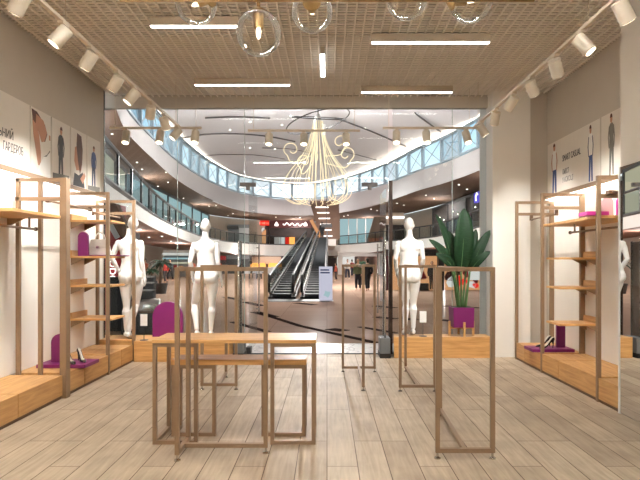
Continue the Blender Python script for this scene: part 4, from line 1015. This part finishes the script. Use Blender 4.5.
# the mall around the shop: facade over and beside it, side walls and roof at the near end
struct(MB().box(-14, -3.85, 8.45, 8.6, 0, 11.6).build('wall_facade_left', 'slabwhite')); struct(MB().box(3.07, 14, 8.6, 8.75, 0, 11.6).build('wall_facade_right', 'slabwhite'))
struct(MB().box(-3.85, 3.07, 8.5, 8.6, 4.02, 11.6).build('wall_facade_top', 'slabwhite'))
struct(MB().box(-14, -13.8, 8.6, 19, 0, 11.6).build('wall_mall_left', 'beige')); struct(MB().box(13.6, 13.8, 8.75, 22, 0, 11.6).build('wall_mall_right', 'beige'))
struct(MB().box(-14, 14, 8.6, 20, 11.6, 11.8).build('ceiling_mall_near', 'dome'))
# ------------------------------------------------------------------ upper-level shopfronts
def storefront(y0, y1, side, z0, z1, matname, name, lab, cat, inset=.35, mull='darkrail', grp=None, nm=1):
    a, b = wall_at(y0, side, inset), wall_at(y1, side, inset); q = (b-a).normalized(); nr = V(-q.y, q.x, 0)
    if nr.dot(CEN - a) < 0: nr = -nr
    t = thing(name, (a.x, a.y, z0), lab, cat, grp)
    MB().bar(V(a.x, a.y, (z0+z1)/2), V(b.x, b.y, (z0+z1)/2), .12, z1-z0).build('lit_window', matname, t)
    for k in range(nm+1):
        p = a.lerp(b, k/nm) + nr*.1; MB().box(p.x-.07, p.x+.07, p.y-.07, p.y+.07, z0, z1).build('mullion', mull, t)
    MB().bar(V(a.x, a.y, z1-.1)+nr*.1, V(b.x, b.y, z1-.1)+nr*.1, .1, .2).build('head_rail', mull, t)
    return t
zs = ZF - .02
storefront(16.0, 23.5, -1, ZG+.02, zs, 'lit_blue', 'shop_window', 'blue-lit upper shop window at the near end of the left gallery', 'shop window', nm=4)
storefront(24.2, 30.5, -1, ZG+.02, zs, 'lit_cream', 'shop_window', 'cream-lit upper shop window between blue windows on the left gallery', 'shop window', nm=2)
storefront(32.0, 62.0, -1, ZG+.02, zs, 'lit_blue', 'shop_window', 'long turquoise upper shop window on the left gallery', 'shop window', nm=6)
storefront(23.0, 52.0, 1, ZG+.02, zs-.2, 'shopdark', 'shop_window', 'dark upper shop window behind the right gallery balustrade', 'shop window', nm=6)
def slab_shop(ix0, ix1, iyt, iyb, d, matname, name, lab, cat, th=.3):
    a, b = at(ix0, iyb, d), at(ix1, iyt, d)
    t = thing(name, ((a.x+b.x)/2, d, a.z), lab, cat)
    MB().box(a.x, b.x, d, d+th, a.z, b.z).build('facade', matname, t); return t, a, b
# far upper shops around the escalator head
t, a, b = slab_shop(270, 312, 220.5, 246, 71.5, 'shopdark', 'shop_unit', 'dark upper shop with a red sign band behind the escalators', 'shop')
MB().box(a.x, b.x, 71.1, 71.5, b.z-1.0, b.z).build('sign_band', 'maroon', t)
cur = [at(283 + 22*k/24, 223.8 + 1.2*math.sin(k*1.1) + .05*k, 71.0) for k in range(25)]
MB().tube(cur, .07, 6).build('script_lettering', 'whiteglow', t)
for ix in (276.5, 305.5):
    c = at(ix, 224, 70.9); MB().lathe([(.02, .3), (.24, 0.0), (.24, -.25), (.02, -.27)], (c.x, c.y, c.z), 12).build('globe_lamp', 'whiteglow', t)
for i, ix in enumerate((277, 282, 288, 292)):
    c = at(ix, 241, 70.8); o = MB().box(c.x-.35, c.x+.35, 70.7, 71.0, c.z-.6, c.z+.5).build('goods_display', ('lightgrey', 'lit_white', 'redsign', 'orangelamp')[i], t)
t, a, b = slab_shop(250, 269, 220, 246, 71.5, 'shopdark', 'shop_unit', 'dark upper shop with a bright red lettered sign and a lit stair', 'shop')
c0, c1 = at(252, 225.5, 71), at(269, 220.5, 71)
sg = MB().box(c0.x, c1.x, 71.0, 71.3, c0.z, c1.z).build('red_sign', 'redsign', t)
for k, (w_, h_) in enumerate(((.16, .36), (.07, .40), (.07, .26), (.14, .30), (.07, .30), (.16, .26), (.12, .30), (.07, .26), (.12, .24))):
    xx = c0.x + .25 + k*.225; MB().box(xx, xx+w_, 70.95, 71.0, c0.z+.16, c0.z+.16+h_).build('sign_letter', 'redletter', sg)
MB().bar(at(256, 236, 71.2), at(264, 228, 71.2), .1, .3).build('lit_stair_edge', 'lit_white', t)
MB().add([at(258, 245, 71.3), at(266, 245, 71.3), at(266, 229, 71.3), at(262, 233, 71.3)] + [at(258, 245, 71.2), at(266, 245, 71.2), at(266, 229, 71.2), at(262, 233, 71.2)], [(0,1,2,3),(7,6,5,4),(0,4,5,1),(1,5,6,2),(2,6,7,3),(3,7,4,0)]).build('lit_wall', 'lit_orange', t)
t, a, b = slab_shop(228, 249, 224.5, 244, 65.5, 'grey', 'shop_unit', 'grey upper shop with a small dark sign left of the red lettered sign', 'shop')
MB().box(at(227, 219, 65).x, at(238, 219, 65).x, 65.1, 65.5, at(0, 229, 65).z, at(0, 225.5, 65).z).build('dark_sign', 'charcoal', t)
MB().box(at(239, 0, 65.2).x, at(249, 0, 65.2).x, 65.2, 65.5, ZG+.02, at(0, 228, 65.2).z).build('pale_wall', 'lightgrey', t)
# sloped brown soffit with light strips, stepping down towards the escalator head
st = thing('sloped_soffit', (at(324, 225, 51)), 'sloping brown ceiling panel with white light strips above the escalator head', 'ceiling panel')
pA = [at(310, 203.5, 53), at(339, 203.5, 53), at(340, 239, 50.5), at(321, 239, 50.5)]
MB().hexa(pA, [p + V(0, .5, .35) for p in pA]).build('panel', 'soffit', st)
for k in range(6):
    f = (k+.7)/6.2; l = pA[0].lerp(pA[3], f).lerp(pA[1].lerp(pA[2], f), .16); r = pA[0].lerp(pA[3], f).lerp(pA[1].lerp(pA[2], f), .62)
    MB().bar(l - V(0, .12, 0), r - V(0, .12, 0), .08, .10).build('light_strip', 'whiteglow', st)
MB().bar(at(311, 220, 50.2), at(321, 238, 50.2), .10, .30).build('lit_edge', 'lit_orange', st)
sgn = MB().box(at(321, 0, 47).x, at(332, 0, 47).x, 46.9, 47.0, at(0, 227.5, 47).z, at(0, 224, 47).z).build('hanging_sign', 'charcoal')
MB().tube([at(326.5, 224, 46.95), at(326.5, 170, 46.95)], .02, 6).build('sign_rod', 'charcoal', sgn)
tag(sgn, 'small dark hanging sign in front of the sloping brown ceiling panel', 'sign')
t, a, b = slab_shop(340, 374, 214.5, 244.5, 68, 'lit_blue', 'shop_window', 'pale blue glazed upper wall above the portal to the corridor', 'shop window')
for k in range(1, 4): MB().box(a.x+(b.x-a.x)*k/4-.06, a.x+(b.x-a.x)*k/4+.06, 67.85, 68.0, a.z, b.z).build('mullion', 'lightgrey', t)
q = [at(366, 244, 62), at(381, 244, 62), at(388, 217, 62), at(374, 217, 62)]
struct(MB().hexa(q, [p + V(0, .6, 0) for p in q]).build('wall_sloped_column', 'beige'))
t, a, b = slab_shop(386, 404, 212.5, 241, 58, 'beige', 'shop_unit', 'dim upper shop with a bright strip above the brown door post', 'shop')
MB().box(a.x, b.x, 57.7, 58.0, at(0, 218.5, 58).z, at(0, 216.5, 58).z).build('light_strip', 'whiteglow', t)
MB().box(a.x, b.x, 57.7, 58.0, at(0, 241, 58).z, at(0, 225, 58).z).build('dark_opening', 'shopdark', t)
# violet sign and lights in the right upper shop
w = wall_at(36, 1, 2.4)
vs_ = tag(MB().box(w.x-.25, w.x-.05, w.y-1.4, w.y+.2, 5.4, 6.05).build('violet_sign', 'neon'), 'violet lit sign on the upper right shop by the column', 'sign', None)
MB().tube([(w.x-.30, w.y-.5, 5.48), (w.x-.30, w.y-.45, 5.75), (w.x-.30, w.y-.7, 5.98), (w.x-.30, w.y-.9, 5.85)], .045, 6).build('sign_lettering', 'whiteglow', vs_)
for k in range(11):
    y = 27 + 1.75*k; p = wall_at(y, 1, 2.6); z = 4.5 + (k*37 % 11)/11*.75
    o = MB().ball((p.x, p.y, z), .05, 8, 6).build('shop_lamp', 'down'); tag(o, 'tiny bright lamp inside the dark upper shop on the right gallery', 'lamp', 'lamps of the right upper shop')

# ------------------------------------------------------------------ escalators
def escalator(xb0, xb1, yb, xt0, xt1, yt, zt, lab):
    """two ends joined by an incline: bottom edges xb0..xb1 at depth yb, top edges xt0..xt1 at depth yt"""
    t = thing('escalator', ((xb0+xb1)/2, yb, 0), lab, 'escalator', 'escalators')
    B0, B1, T0, T1 = V(xb0, yb, .02), V(xb1, yb, .02), V(xt0, yt, zt), V(xt1, yt, zt)
    dn = V(0, 0, -.55)
    MB().hexa([B0+V(0,0,-.015), B1+V(0,0,-.015), T1+dn, T0+dn], [B0+V(0,0,.06), B1+V(0,0,.06), T1, T0]).build('truss', 'charcoal', t)
    st = MB(); n = 46; wI = .16
    for k in range(n):
        f0, f1 = k/n, (k+1)/n
        l0, r0, l1 = B0.lerp(T0, f0), B1.lerp(T1, f0), B0.lerp(T0, f1); r1 = B1.lerp(T1, f1)
        e = (r0-l0).normalized()*wI; z = l1.z
        st.add([l0+e, r0-e, V(r0.x, r0.y, z+.10)-e, V(l0.x, l0.y, z+.10)+e, V(l1.x, l1.y, z+.10)+e, V(r1.x, r1.y, z+.10)-e], [(0,1,2,3),(3,2,5,4)])
    so = st.build('steps', 'steptread', t, fix=False); 
    for A, Bt in ((B0, T0), (B1, T1)):
        s = 1 if A is B0 else -1; off = V(s*.08, 0, 0)
        A2, B2 = A+off, Bt+off; dd = (B2-A2).normalized()
        MB().add([A2+V(0,0,.06), B2, B2+V(0,0,.62), A2+V(0,0,.9), A2+V(.012,0,.06), B2+V(.012,0,0), B2+V(.012,0,.62), A2+V(.012,0,.9)], [(0,1,2,3),(7,6,5,4),(3,2,6,7),(0,3,7,4),(1,5,6,2)]).build('balustrade_panel', 'rail_glass', t)
        MB().tube([A2+V(0,.5,.15), A2+V(0,-.35,.3), A2+V(0,-.5,.6), A2+V(0,-.3,.88), A2+V(0,.2,.95), B2+V(0,0,.66), B2+V(0,.8,.66), B2+V(0,1.0,.4)], .05, 8).build('handrail', 'rubber', t)
        MB().bar(A2+V(0,0,.22), B2+V(0,0,.2), .09, .10).build('steel_skirt', 'steel', t)
escalator(-2.25, -1.20, 20.6, -1.95, -1.02, 47.9, ZG+.02, 'dark escalator on the left of the pair rising to the upper gallery')
escalator(-1.02, .02, 20.6, -.84, .1, 47.9, ZG+.02, 'dark escalator on the right of the pair rising to the upper gallery')
struct(MB().box(-2.4, .8, 48, 68, ZG-.6, ZG).build('floor_landing', 'slabwhite'))
struct(MB().box(-2.3, .1, 19.2, 20.6, 0.0, .012).build('trim_31', 'charcoal'))

# ------------------------------------------------------------------ hanging light sculpture
lc = thing('light_sculpture', (-.5, 30, 11.0), 'large hanging sculpture of glowing curled wire strands in the atrium', 'chandelier')
def strand(ang, prof, r=.014, nm='glowing_strand'):
    pts = [V(-.5 + a*math.cos(ang), 30 + a*math.sin(ang), z) for a, z in prof]
    MB().tube(catmull(pts, 5), r, 6).build(nm, 'warmstrip', lc)
random.seed(11)
for k in range(18):
    a = 2*PI*k/18 + random.uniform(-.1, .1); j = random.uniform(.86, 1.12)
    strand(a, [(.25, 9.2), (.35*j, 8.6), (.55*j, 7.9), (1.0*j, 7.1), (1.55*j, 6.4), (1.85*j, 5.7), (1.8*j, 5.1), (1.35*j, 4.72), (.9*j, 4.62)])
for k in range(12):
    a = 2*PI*k/12 + .3; j = random.uniform(.8, 1.2)
    strand(a, [(.18, 9.0), (.30*j, 8.2), (.45*j, 7.0), (.55*j, 6.0), (.75*j, 5.0), (1.15*j, 4.75)], .012)
for k, (a, rr, zc) in enumerate(((0.2, 1.55, 8.15), (-.35, 1.95, 7.3), (PI+.1, 1.75, 7.65), (PI-.5, 1.2, 7.1), (1.7, 1.5, 7.9), (-1.6, 1.3, 7.6))):
    pts = []
    for q in range(26):
        f = q/25; th = -1.2 + f*2.2*PI; rad = .38*(1 - .45*f)
        pts.append((rr - .38 + rad*math.cos(th)*1.0 + .2*(1-f), zc + rad*math.sin(th)))
    strand(a, [(.35, 6.9 if zc < 7.5 else 7.3), (.8*rr, zc-.75)] + pts, .022, 'glowing_curl')
for zc, r_, tl, ph in ((9.2, 1.75, .28, .2), (9.4, 1.55, -.3, 1.4)):
    pts = [V(-.5 + r_*math.cos(2*PI*q/40), 30 + r_*math.sin(2*PI*q/40), zc + r_*tl*math.cos(2*PI*q/40 + ph)) for q in range(41)]
    MB().tube(pts, .035, 6).build('dark_ring', 'darkrail', lc)
for zl in (5.4, 6.4, 7.4, 8.4):
    L = bpy.data.lights.new('sculpture_lamp', 'POINT'); L.energy = 850; L.color = (1, .96, .92); L.shadow_soft_size = .06
    o = bpy.data.objects.new('sculpture_lamp', L); COL.objects.link(o); o.parent = lc; o.location = V(-.5, 30, zl) - ORIG[lc.name]
MB().lathe([(.22, 0), (.25, .5), (.10, .9), (.03, 1.0)], (-.5, 30, 8.7), 14).build('hub', 'lightgrey', lc)
MB().tube([(-.5, 30, 9.6), (-.5, 30, 11.0)], .03, 6).build('suspension_cable', 'darkrail', lc)

# ------------------------------------------------------------------ ground level
for (x0, y0, x1, y1) in (((232, 322, 268, 332)), ((255, 312, 274, 317)), ((245, 302, 262, 306)), ((225, 297, 240, 300)), ((376, 343, 300, 326)), ((300, 326, 256, 312)), ((376, 317, 394, 319)), ((395, 333, 360, 327)), ((375, 306, 395, 308)), ((400, 318, 415, 320)), ((440, 320, 470, 323)), ((445, 306, 480, 308)), ((330, 329, 345, 331)), ((296, 303, 315, 305))):
    def fl(ix, iy): d = 783/(iy-261.0); return V((ix-327)*d/540, d, .004)
    a, b = fl(x0, y0), fl(x1, y1)
    struct(MB().bar(a, b, .16 if abs(y1-y0) > 5 else .3, .006).build('trim_inlay', 'inlay'))
# left: red store with stacked letters, dark doorway and slanted fin
rs = thing('red_store', (-4.6, 11.3, 0), 'red and black store front with stacked white letters beyond the left mannequin', 'shop')
MB().box(-5.4, -4.32, 11.3, 11.6, 0, 2.62).build('wall_panel', 'red', rs); MB().box(-4.56, -4.18, 11.16, 11.29, 0, 1.12).build('dark_doorway', 'black', rs)
MB().box(-4.31, -4.02, 11.3, 11.6, 0, 2.05).build('maroon_panel', 'maroon', rs)
q = [V(-4.95, 11.1, 2.95), V(-4.55, 11.1, 2.95), V(-3.85, 11.1, 1.85), V(-4.0, 11.1, 1.75)]
q = [V(-4.62, 11.0, 2.66), V(-4.30, 11.0, 2.62), V(-4.02, 11.0, 1.98), V(-4.22, 11.0, 1.94)]
MB().hexa(q, [p+V(0, .2, 0) for p in q]).build('slanted_fin', 'soffit', rs); MB().bar(V(-4.68, 11.0, 2.66), V(-4.26, 11.0, 1.92), .06, .10).build('fin_edge', 'lightgrey', rs)
for k, ch in enumerate('DDDO'):
    text_mesh('letter', ch, .20, mat_axes((-4.545, 11.28, 1.62 - .155*k), (0, 0, -1), (1, 0, 0)), 'whiteglow', rs, .01, 1.0)
kz = thing('kiosk', (-3.75, 10.9, 0), 'dark kiosk with rounded silver counter behind the left mannequin', 'kiosk')
MB().box(-4.05, -3.30, 10.6, 11.0, 0, .42).build('dark_base', 'charcoal', kz, bevel=.03)
MB().tube([(-3.95, 10.8, .50), (-3.35, 10.8, .50)], [.20, .20], 18).build('silver_drum', 'steel', kz, smooth=True)
MB().box(-4.0, -3.5, 10.9, 11.05, .42, 1.15).build('back_board', 'charcoal', kz)
for z in (.85, 1.0, 1.12): MB().box(-3.98, -3.50, 10.75, 11.0, z, z+.03).build('shelf', 'lightgrey', kz)
# left far ground shops
def ground_shop(ix0, ix1, iyt, iyb, d, matname, lab, strip=None, name='shop_unit'):
    t, a, b = slab_shop(ix0, ix1, iyt, iyb, d, matname, name, lab, 'shop'); 
    if strip: MB().box(a.x, b.x, d-.25, d, b.z-(b.z-a.z)*.22, b.z).build('sign_band', strip, t)
    return t, a, b
fy = lambda d: 261 + 783/d
t, a, b = ground_shop(140, 190, 250, fy(50), 50, 'grey', 'grey ground floor shops with long lit shelves in the far left of the mall', 'slabwhite')
for k, iy in enumerate((254, 258.5, 263)): MB().box(a.x, b.x, 49.5, 49.9, at(0, iy+.8, 50).z, at(0, iy-.8, 50).z).build('lit_shelf', ('lit_white', 'lit_blue', 'lit_cream')[k], t)
for k in range(9):
    MB().box(a.x+.3+k*.5, a.x+.6+k*.5, 49.3, 49.6, at(0, 270, 50).z, at(0, 265+k % 3, 50).z).build('goods_display', ('red', 'lit_orange', 'charcoal')[k % 3], t)
t, a, b = ground_shop(190, 226, 256, fy(60), 60, 'shopdark', 'dark ground floor shop behind the mannequin with bent knee', 'red')
t, a, b = ground_shop(226, 250, 255, fy(62), 62, 'charcoal', 'black ground floor shop with blank screens beside the lantern café', 'grey')
t, a, b = ground_shop(245, 300, 256, fy(64), 64, 'shopdark', 'dark café front with orange lanterns and white chairs', None)
MB().box(at(252, 0, 63.6).x, at(281, 0, 63.6).x, 63.5, 63.8, at(0, 264, 63.6).z, at(0, 256.5, 63.6).z).build('beige_band', 'beige', t)
for ix in (247, 255, 262, 272, 278):
    c = at(ix, 266.5, 62.8); MB().lathe([(.25, -.42), (.42, -.3), (.45, .2), (.28, .42)], (c.x, c.y, c.z), 12).build('orange_lantern', 'orangelamp', t)
for k in range(9):
    x = at(247+4*k, 0, 44).x; y = 44 + (k % 3)*2.5
    ch = thing('cafe_chair', (x, y, 0), 'pale café chair in the row before the lantern café', 'chair', 'chairs of the lantern café')
    MB().box(x-.24, x+.24, y-.24, y+.24, .42, .47).build('seat', 'lightgrey', ch); MB().box(x-.24, x+.24, y+.2, y+.25, .47, .92).build('backrest', 'lightgrey', ch)
    for dx in (-.2, .2):
        for dy in (-.2, .2): MB().box(x+dx-.02, x+dx+.02, y+dy-.02, y+dy+.02, 0, .42).build('leg', 'charcoal', ch)
t, a, b = ground_shop(300, 336, 258, fy(66), 66, 'shopdark', 'dim ground floor shop under the escalators', None)
# corridor behind the white portal
t = thing('portal_frame', (at(360, 290, 58).x, 58, 0), 'pale square portal frame around the mall corridor', 'portal')
xa, xb = at(338, 0, 58).x, at(384, 0, 58).x
MB().box(xa, xb, 58, 58.5, 1.95, 2.28).build('lintel', 'slabwhite', t); MB().box(xa, xa+.5, 58, 58.5, 0, 1.95).build('jamb', 'slabwhite', t); MB().box(xb-.6, xb, 58, 58.5, 0, 1.95).build('jamb', 'slabwhite', t)
struct(MB().box(xa, xb+1.5, 59, 112, 2.35, 2.45).build('ceiling_corridor', 'slabwhite'))
struct(MB().box(xb-.4, xb, 61, 112, 0, 2.5).build('wall_corridor_right', 'soffit_red')); struct(MB().box(xa-.3, xa, 67, 112, 0, 2.5).build('wall_corridor_left', 'beige')); struct(MB().box(xa-1, xb+2, 112, 112.3, 0, 2.5).build('wall_corridor_end', 'lit_white'))
for k in range(6): 
    y = 63 + 7*k; o = MB().box(xa+.8, xb-.8, y, y+.6, 2.28, 2.349).build('ceiling_light', 'whiteglow'); tag(o, 'bright strip light across the corridor ceiling beyond the portal', 'ceiling light', 'corridor strip lights')
# right ground shops: lit showcases
t, a, b = ground_shop(385, 442, 256, fy(27), 27, 'lit_orange', 'orange-lit showcase window with dressed dummies behind the third mannequin', None, 'showcase')
MB().box(a.x, b.x, 26.6, 27, at(0, 256, 27).z, at(0, 249.5, 27).z).build('dark_fascia', 'shopdark', t)
MB().box(a.x-.05, a.x+.12, 26.6, 27, 0, 1.7).build('jamb', 'maroon', t); MB().box(b.x-.25, b.x+.02, 26.6, 27, 0, 2.0).build('jamb', 'black', t)
c = at(421, 0, 26.7).x; MB().lathe([(.22, 0.55), (.30, .62), (.10, 1.0), (.13, 1.25), (.03, 1.32)], (c, 26.7, 0), 12).build('red_dress', 'red', t)
MB().box(c-.3, c+.35, 26.5, 26.9, 0, .35).build('plinth', 'black', t)
t, a, b = ground_shop(446, 486, 252, fy(27), 27, 'lit_orange', 'lit showcase window with red and white prints behind the plant', None, 'showcase')
random.seed(5)
for k in range(16):
    x = a.x + .1 + random.random()*(b.x-a.x-.5); z = .1 + random.random()*1.1; w_ = .08+random.random()*.2
    MB().prism([(w_*math.cos(2*PI*q/7+k), w_*math.sin(2*PI*q/7+k)*(.6+random.random()*.8)) for q in range(7)], lambda u, v, q2: (x+u, 26.95+q2, z+v), -.04, .0).build('printed_shape', ('red', 'redsign', 'lit_white', 'maroon')[k % 4], t)
MB().box(b.x-.9, b.x-.2, 26.9, 26.98, .5, 1.15).build('price_board', 'lit_white', t)
# planters with palms
def palm(x, y, z0, h, lab, r=.8):
    t = thing('potted_palm', (x, y, z0), lab, 'palm', 'palms in the mall')
    MB().lathe([(.26, 0), (.34, .45), (.30, .45), (.28, .40)], (x, y, z0), 16).build('planter', 'charcoal', t)
    MB().tube([(x, y, z0+.38), (x+.04, y, z0+h*.6)], [.07, .05], 8).build('trunk', 'bronze_dark', t)
    for k in range(16):
        a = 2.4*k; up = .25 + .55*((k*7) % 16)/16; c = V(x+.04, y, z0+h*.58)
        dirv = V(math.cos(a)*(1-up*.5), math.sin(a)*(1-up*.5), up)
        rows = [c + dirv*(r*f) + V(0, 0, -.7*r*f*f) for f in (0, .25, .5, .75, 1.0)]
        sd = V(-math.sin(a), math.cos(a), 0); ws = [.02, .12, .15, .10, .01]
        mb = MB().add([p - sd*w*r for p, w in zip(rows, ws)] + [p + V(0, 0, .03) for p in rows] + [p + sd*w*r for p, w in zip(rows, ws)], [(i, i+1, 6+i, 5+i) for i in range(4)] + [(5+i, 6+i, 11+i, 10+i) for i in range(4)])
        mb.build('frond', 'leaf', t, fix=False)
palm(at(160, 0, 24).x, 24, 0, 2.3, 'dark potted palm in the mall between the left mannequins', .75)
palm(at(151, 0, 27).x, 27, 0, 1.6, 'small dark potted palm beside the taller palm in the left mall', .6)
palm(at(362, 0, 33).x, 33, 0, 2.2, 'potted palm before the white portal of the corridor', .75)
# poster standee by the escalators
sd_ = thing('poster_stand', (at(326, 0, 19.6).x, 19.6, 0), 'white poster stand with blue heading at the foot of the escalators', 'poster stand')
x0, x1 = at(319, 0, 19.6).x, at(332.5, 0, 19.6).x
MB().box(x0, x1, 19.58, 19.62, .02, 1.25).build('board', 'glow_lavender', sd_); MB().box(x0-.03, x1+.03, 19.45, 19.75, 0, .02).build('base', 'lightgrey', sd_)  # paper board given a glow in its colour, it is no lamp
MB().box(x0+.05, x1-.12, 19.57, 19.58, 1.10, 1.15).build('blue_heading', 'p_blue', sd_); MB().box(x0+.05, x1-.10, 19.57, 19.58, 1.00, 1.05).build('blue_heading', 'p_blue', sd_)
MB().prism([(.1*math.cos(2*PI*q/9)*(1 + .5*(q % 2)), .09*math.sin(2*PI*q/9)*(1 + .5*(q % 2))) for q in range(9)], lambda u, v, q2: (x0+.30+u, 19.57+q2, .25+v), 0, .008).build('blue_emblem', 'lit_blue', sd_)
# shoppers
person(at(358, 0, 27).x, 27, 0, PI*.9, 1.58, 0, (110, 116, 84), (40, 42, 50), 'shopper in an olive top and dark trousers, left of the pair in the corridor mouth')
person(at(367.5, 0, 26.5).x, 26.5, 0, 0.1, 1.60, 1, (32, 32, 36), (30, 30, 34), 'shopper in black walking, right of the pair in the corridor mouth')
person(at(347.5, 0, 44).x, 44, 0, 2.9, 1.6, 1, (214, 208, 204), (60, 64, 80), 'distant shopper in a white top in the corridor mouth')
person(at(352, 0, 50).x, 50, 0, .2, 1.6, 1, (130, 60, 60), (50, 50, 60), 'distant shopper in a dark red top in the corridor mouth')
person(at(336, 0, 40).x, 40, 0, 1.3, 1.3, 0, (160, 70, 50), (60, 50, 50), 'shopper in a rust top standing behind the poster stand')
person(at(322, 0, 49.5).x, 49.5, ZG, 0.0, 1.65, 0, (28, 28, 30), (28, 28, 30), 'person in black standing at the top of the escalators')
person(at(165, 0, 36).x, 36, 0, .6, 1.6, 1, (206, 70, 60), (70, 60, 60), 'shopper in a bright red top beside the potted palm')
person(at(145.5, 0, 36).x, 36, 0, 2.6, 1.6, 0, (196, 110, 80), (120, 100, 90), 'shopper in an orange top left of the small palm')
person(at(170, 0, 40).x, 40, 0, 2.9, 1.6, 1, (60, 60, 66), (40, 40, 46), 'shopper in dark grey walking behind the tall palm')
person(at(192, 0, 38).x, 38, 0, .4, 1.6, 1, (220, 120, 90), (90, 60, 60), 'shopper in a coral top beside the mannequin with bent knee')
person(at(219, 0, 40).x, 40, 0, 2.8, 1.6, 0, (196, 90, 60), (180, 170, 160), 'shopper in a terracotta top right of the mannequin with bent knee')
person(at(432, 0, 26.0).x, 26.0, 0, PI, 1.42, 0, (36, 34, 36), (32, 30, 32), 'dark dressed figure standing before the orange showcase')

# ================================================================== WORLD, CAMERA, VIEW
wd = bpy.data.worlds.new('sky'); scene.world = wd; wd.use_nodes = True
nt = wd.node_tree; nt.nodes.clear(); L = nt.links.new
out = nt.nodes.new('ShaderNodeOutputWorld'); bg = nt.nodes.new('ShaderNodeBackground'); tc = nt.nodes.new('ShaderNodeTexCoord'); sp = nt.nodes.new('ShaderNodeSeparateXYZ')
rp = nt.nodes.new('ShaderNodeValToRGB'); e = rp.color_ramp.elements
e[0].position = .14; e[0].color = rgb((244, 249, 252)); e[1].position = .30; e[1].color = rgb((150, 196, 224))
L(tc.outputs['Generated'], sp.inputs[0]); L(sp.outputs['Z'], rp.inputs[0]); L(rp.outputs[0], bg.inputs[0]); bg.inputs[1].default_value = 1.0; L(bg.outputs[0], out.inputs[0])
cam = bpy.data.cameras.new('camera'); co = bpy.data.objects.new('camera', cam); COL.objects.link(co)
co.location = (0, 0, CAMZ); co.rotation_euler = (math.radians(90), 0, 0)
cam.sensor_width = 36; cam.lens = 540/640*36; cam.shift_x = -7/640; cam.shift_y = 21/640; cam.clip_end = 400; cam.clip_start = 0.05
scene.camera = co
scene.view_settings.view_transform = 'Standard'; scene.view_settings.look = 'None'; scene.view_settings.exposure = 0.7; scene.view_settings.gamma = 1.0; scene.view_settings.use_curve_mapping = False
scene.cycles.use_denoising = True; scene.cycles.max_bounces = 10; scene.cycles.transparent_max_bounces = 16; scene.cycles.diffuse_bounces = 5; scene.cycles.glossy_bounces = 4
scene.cycles.caustics_reflective = False; scene.cycles.caustics_refractive = False; scene.cycles.sample_clamp_indirect = 6.0
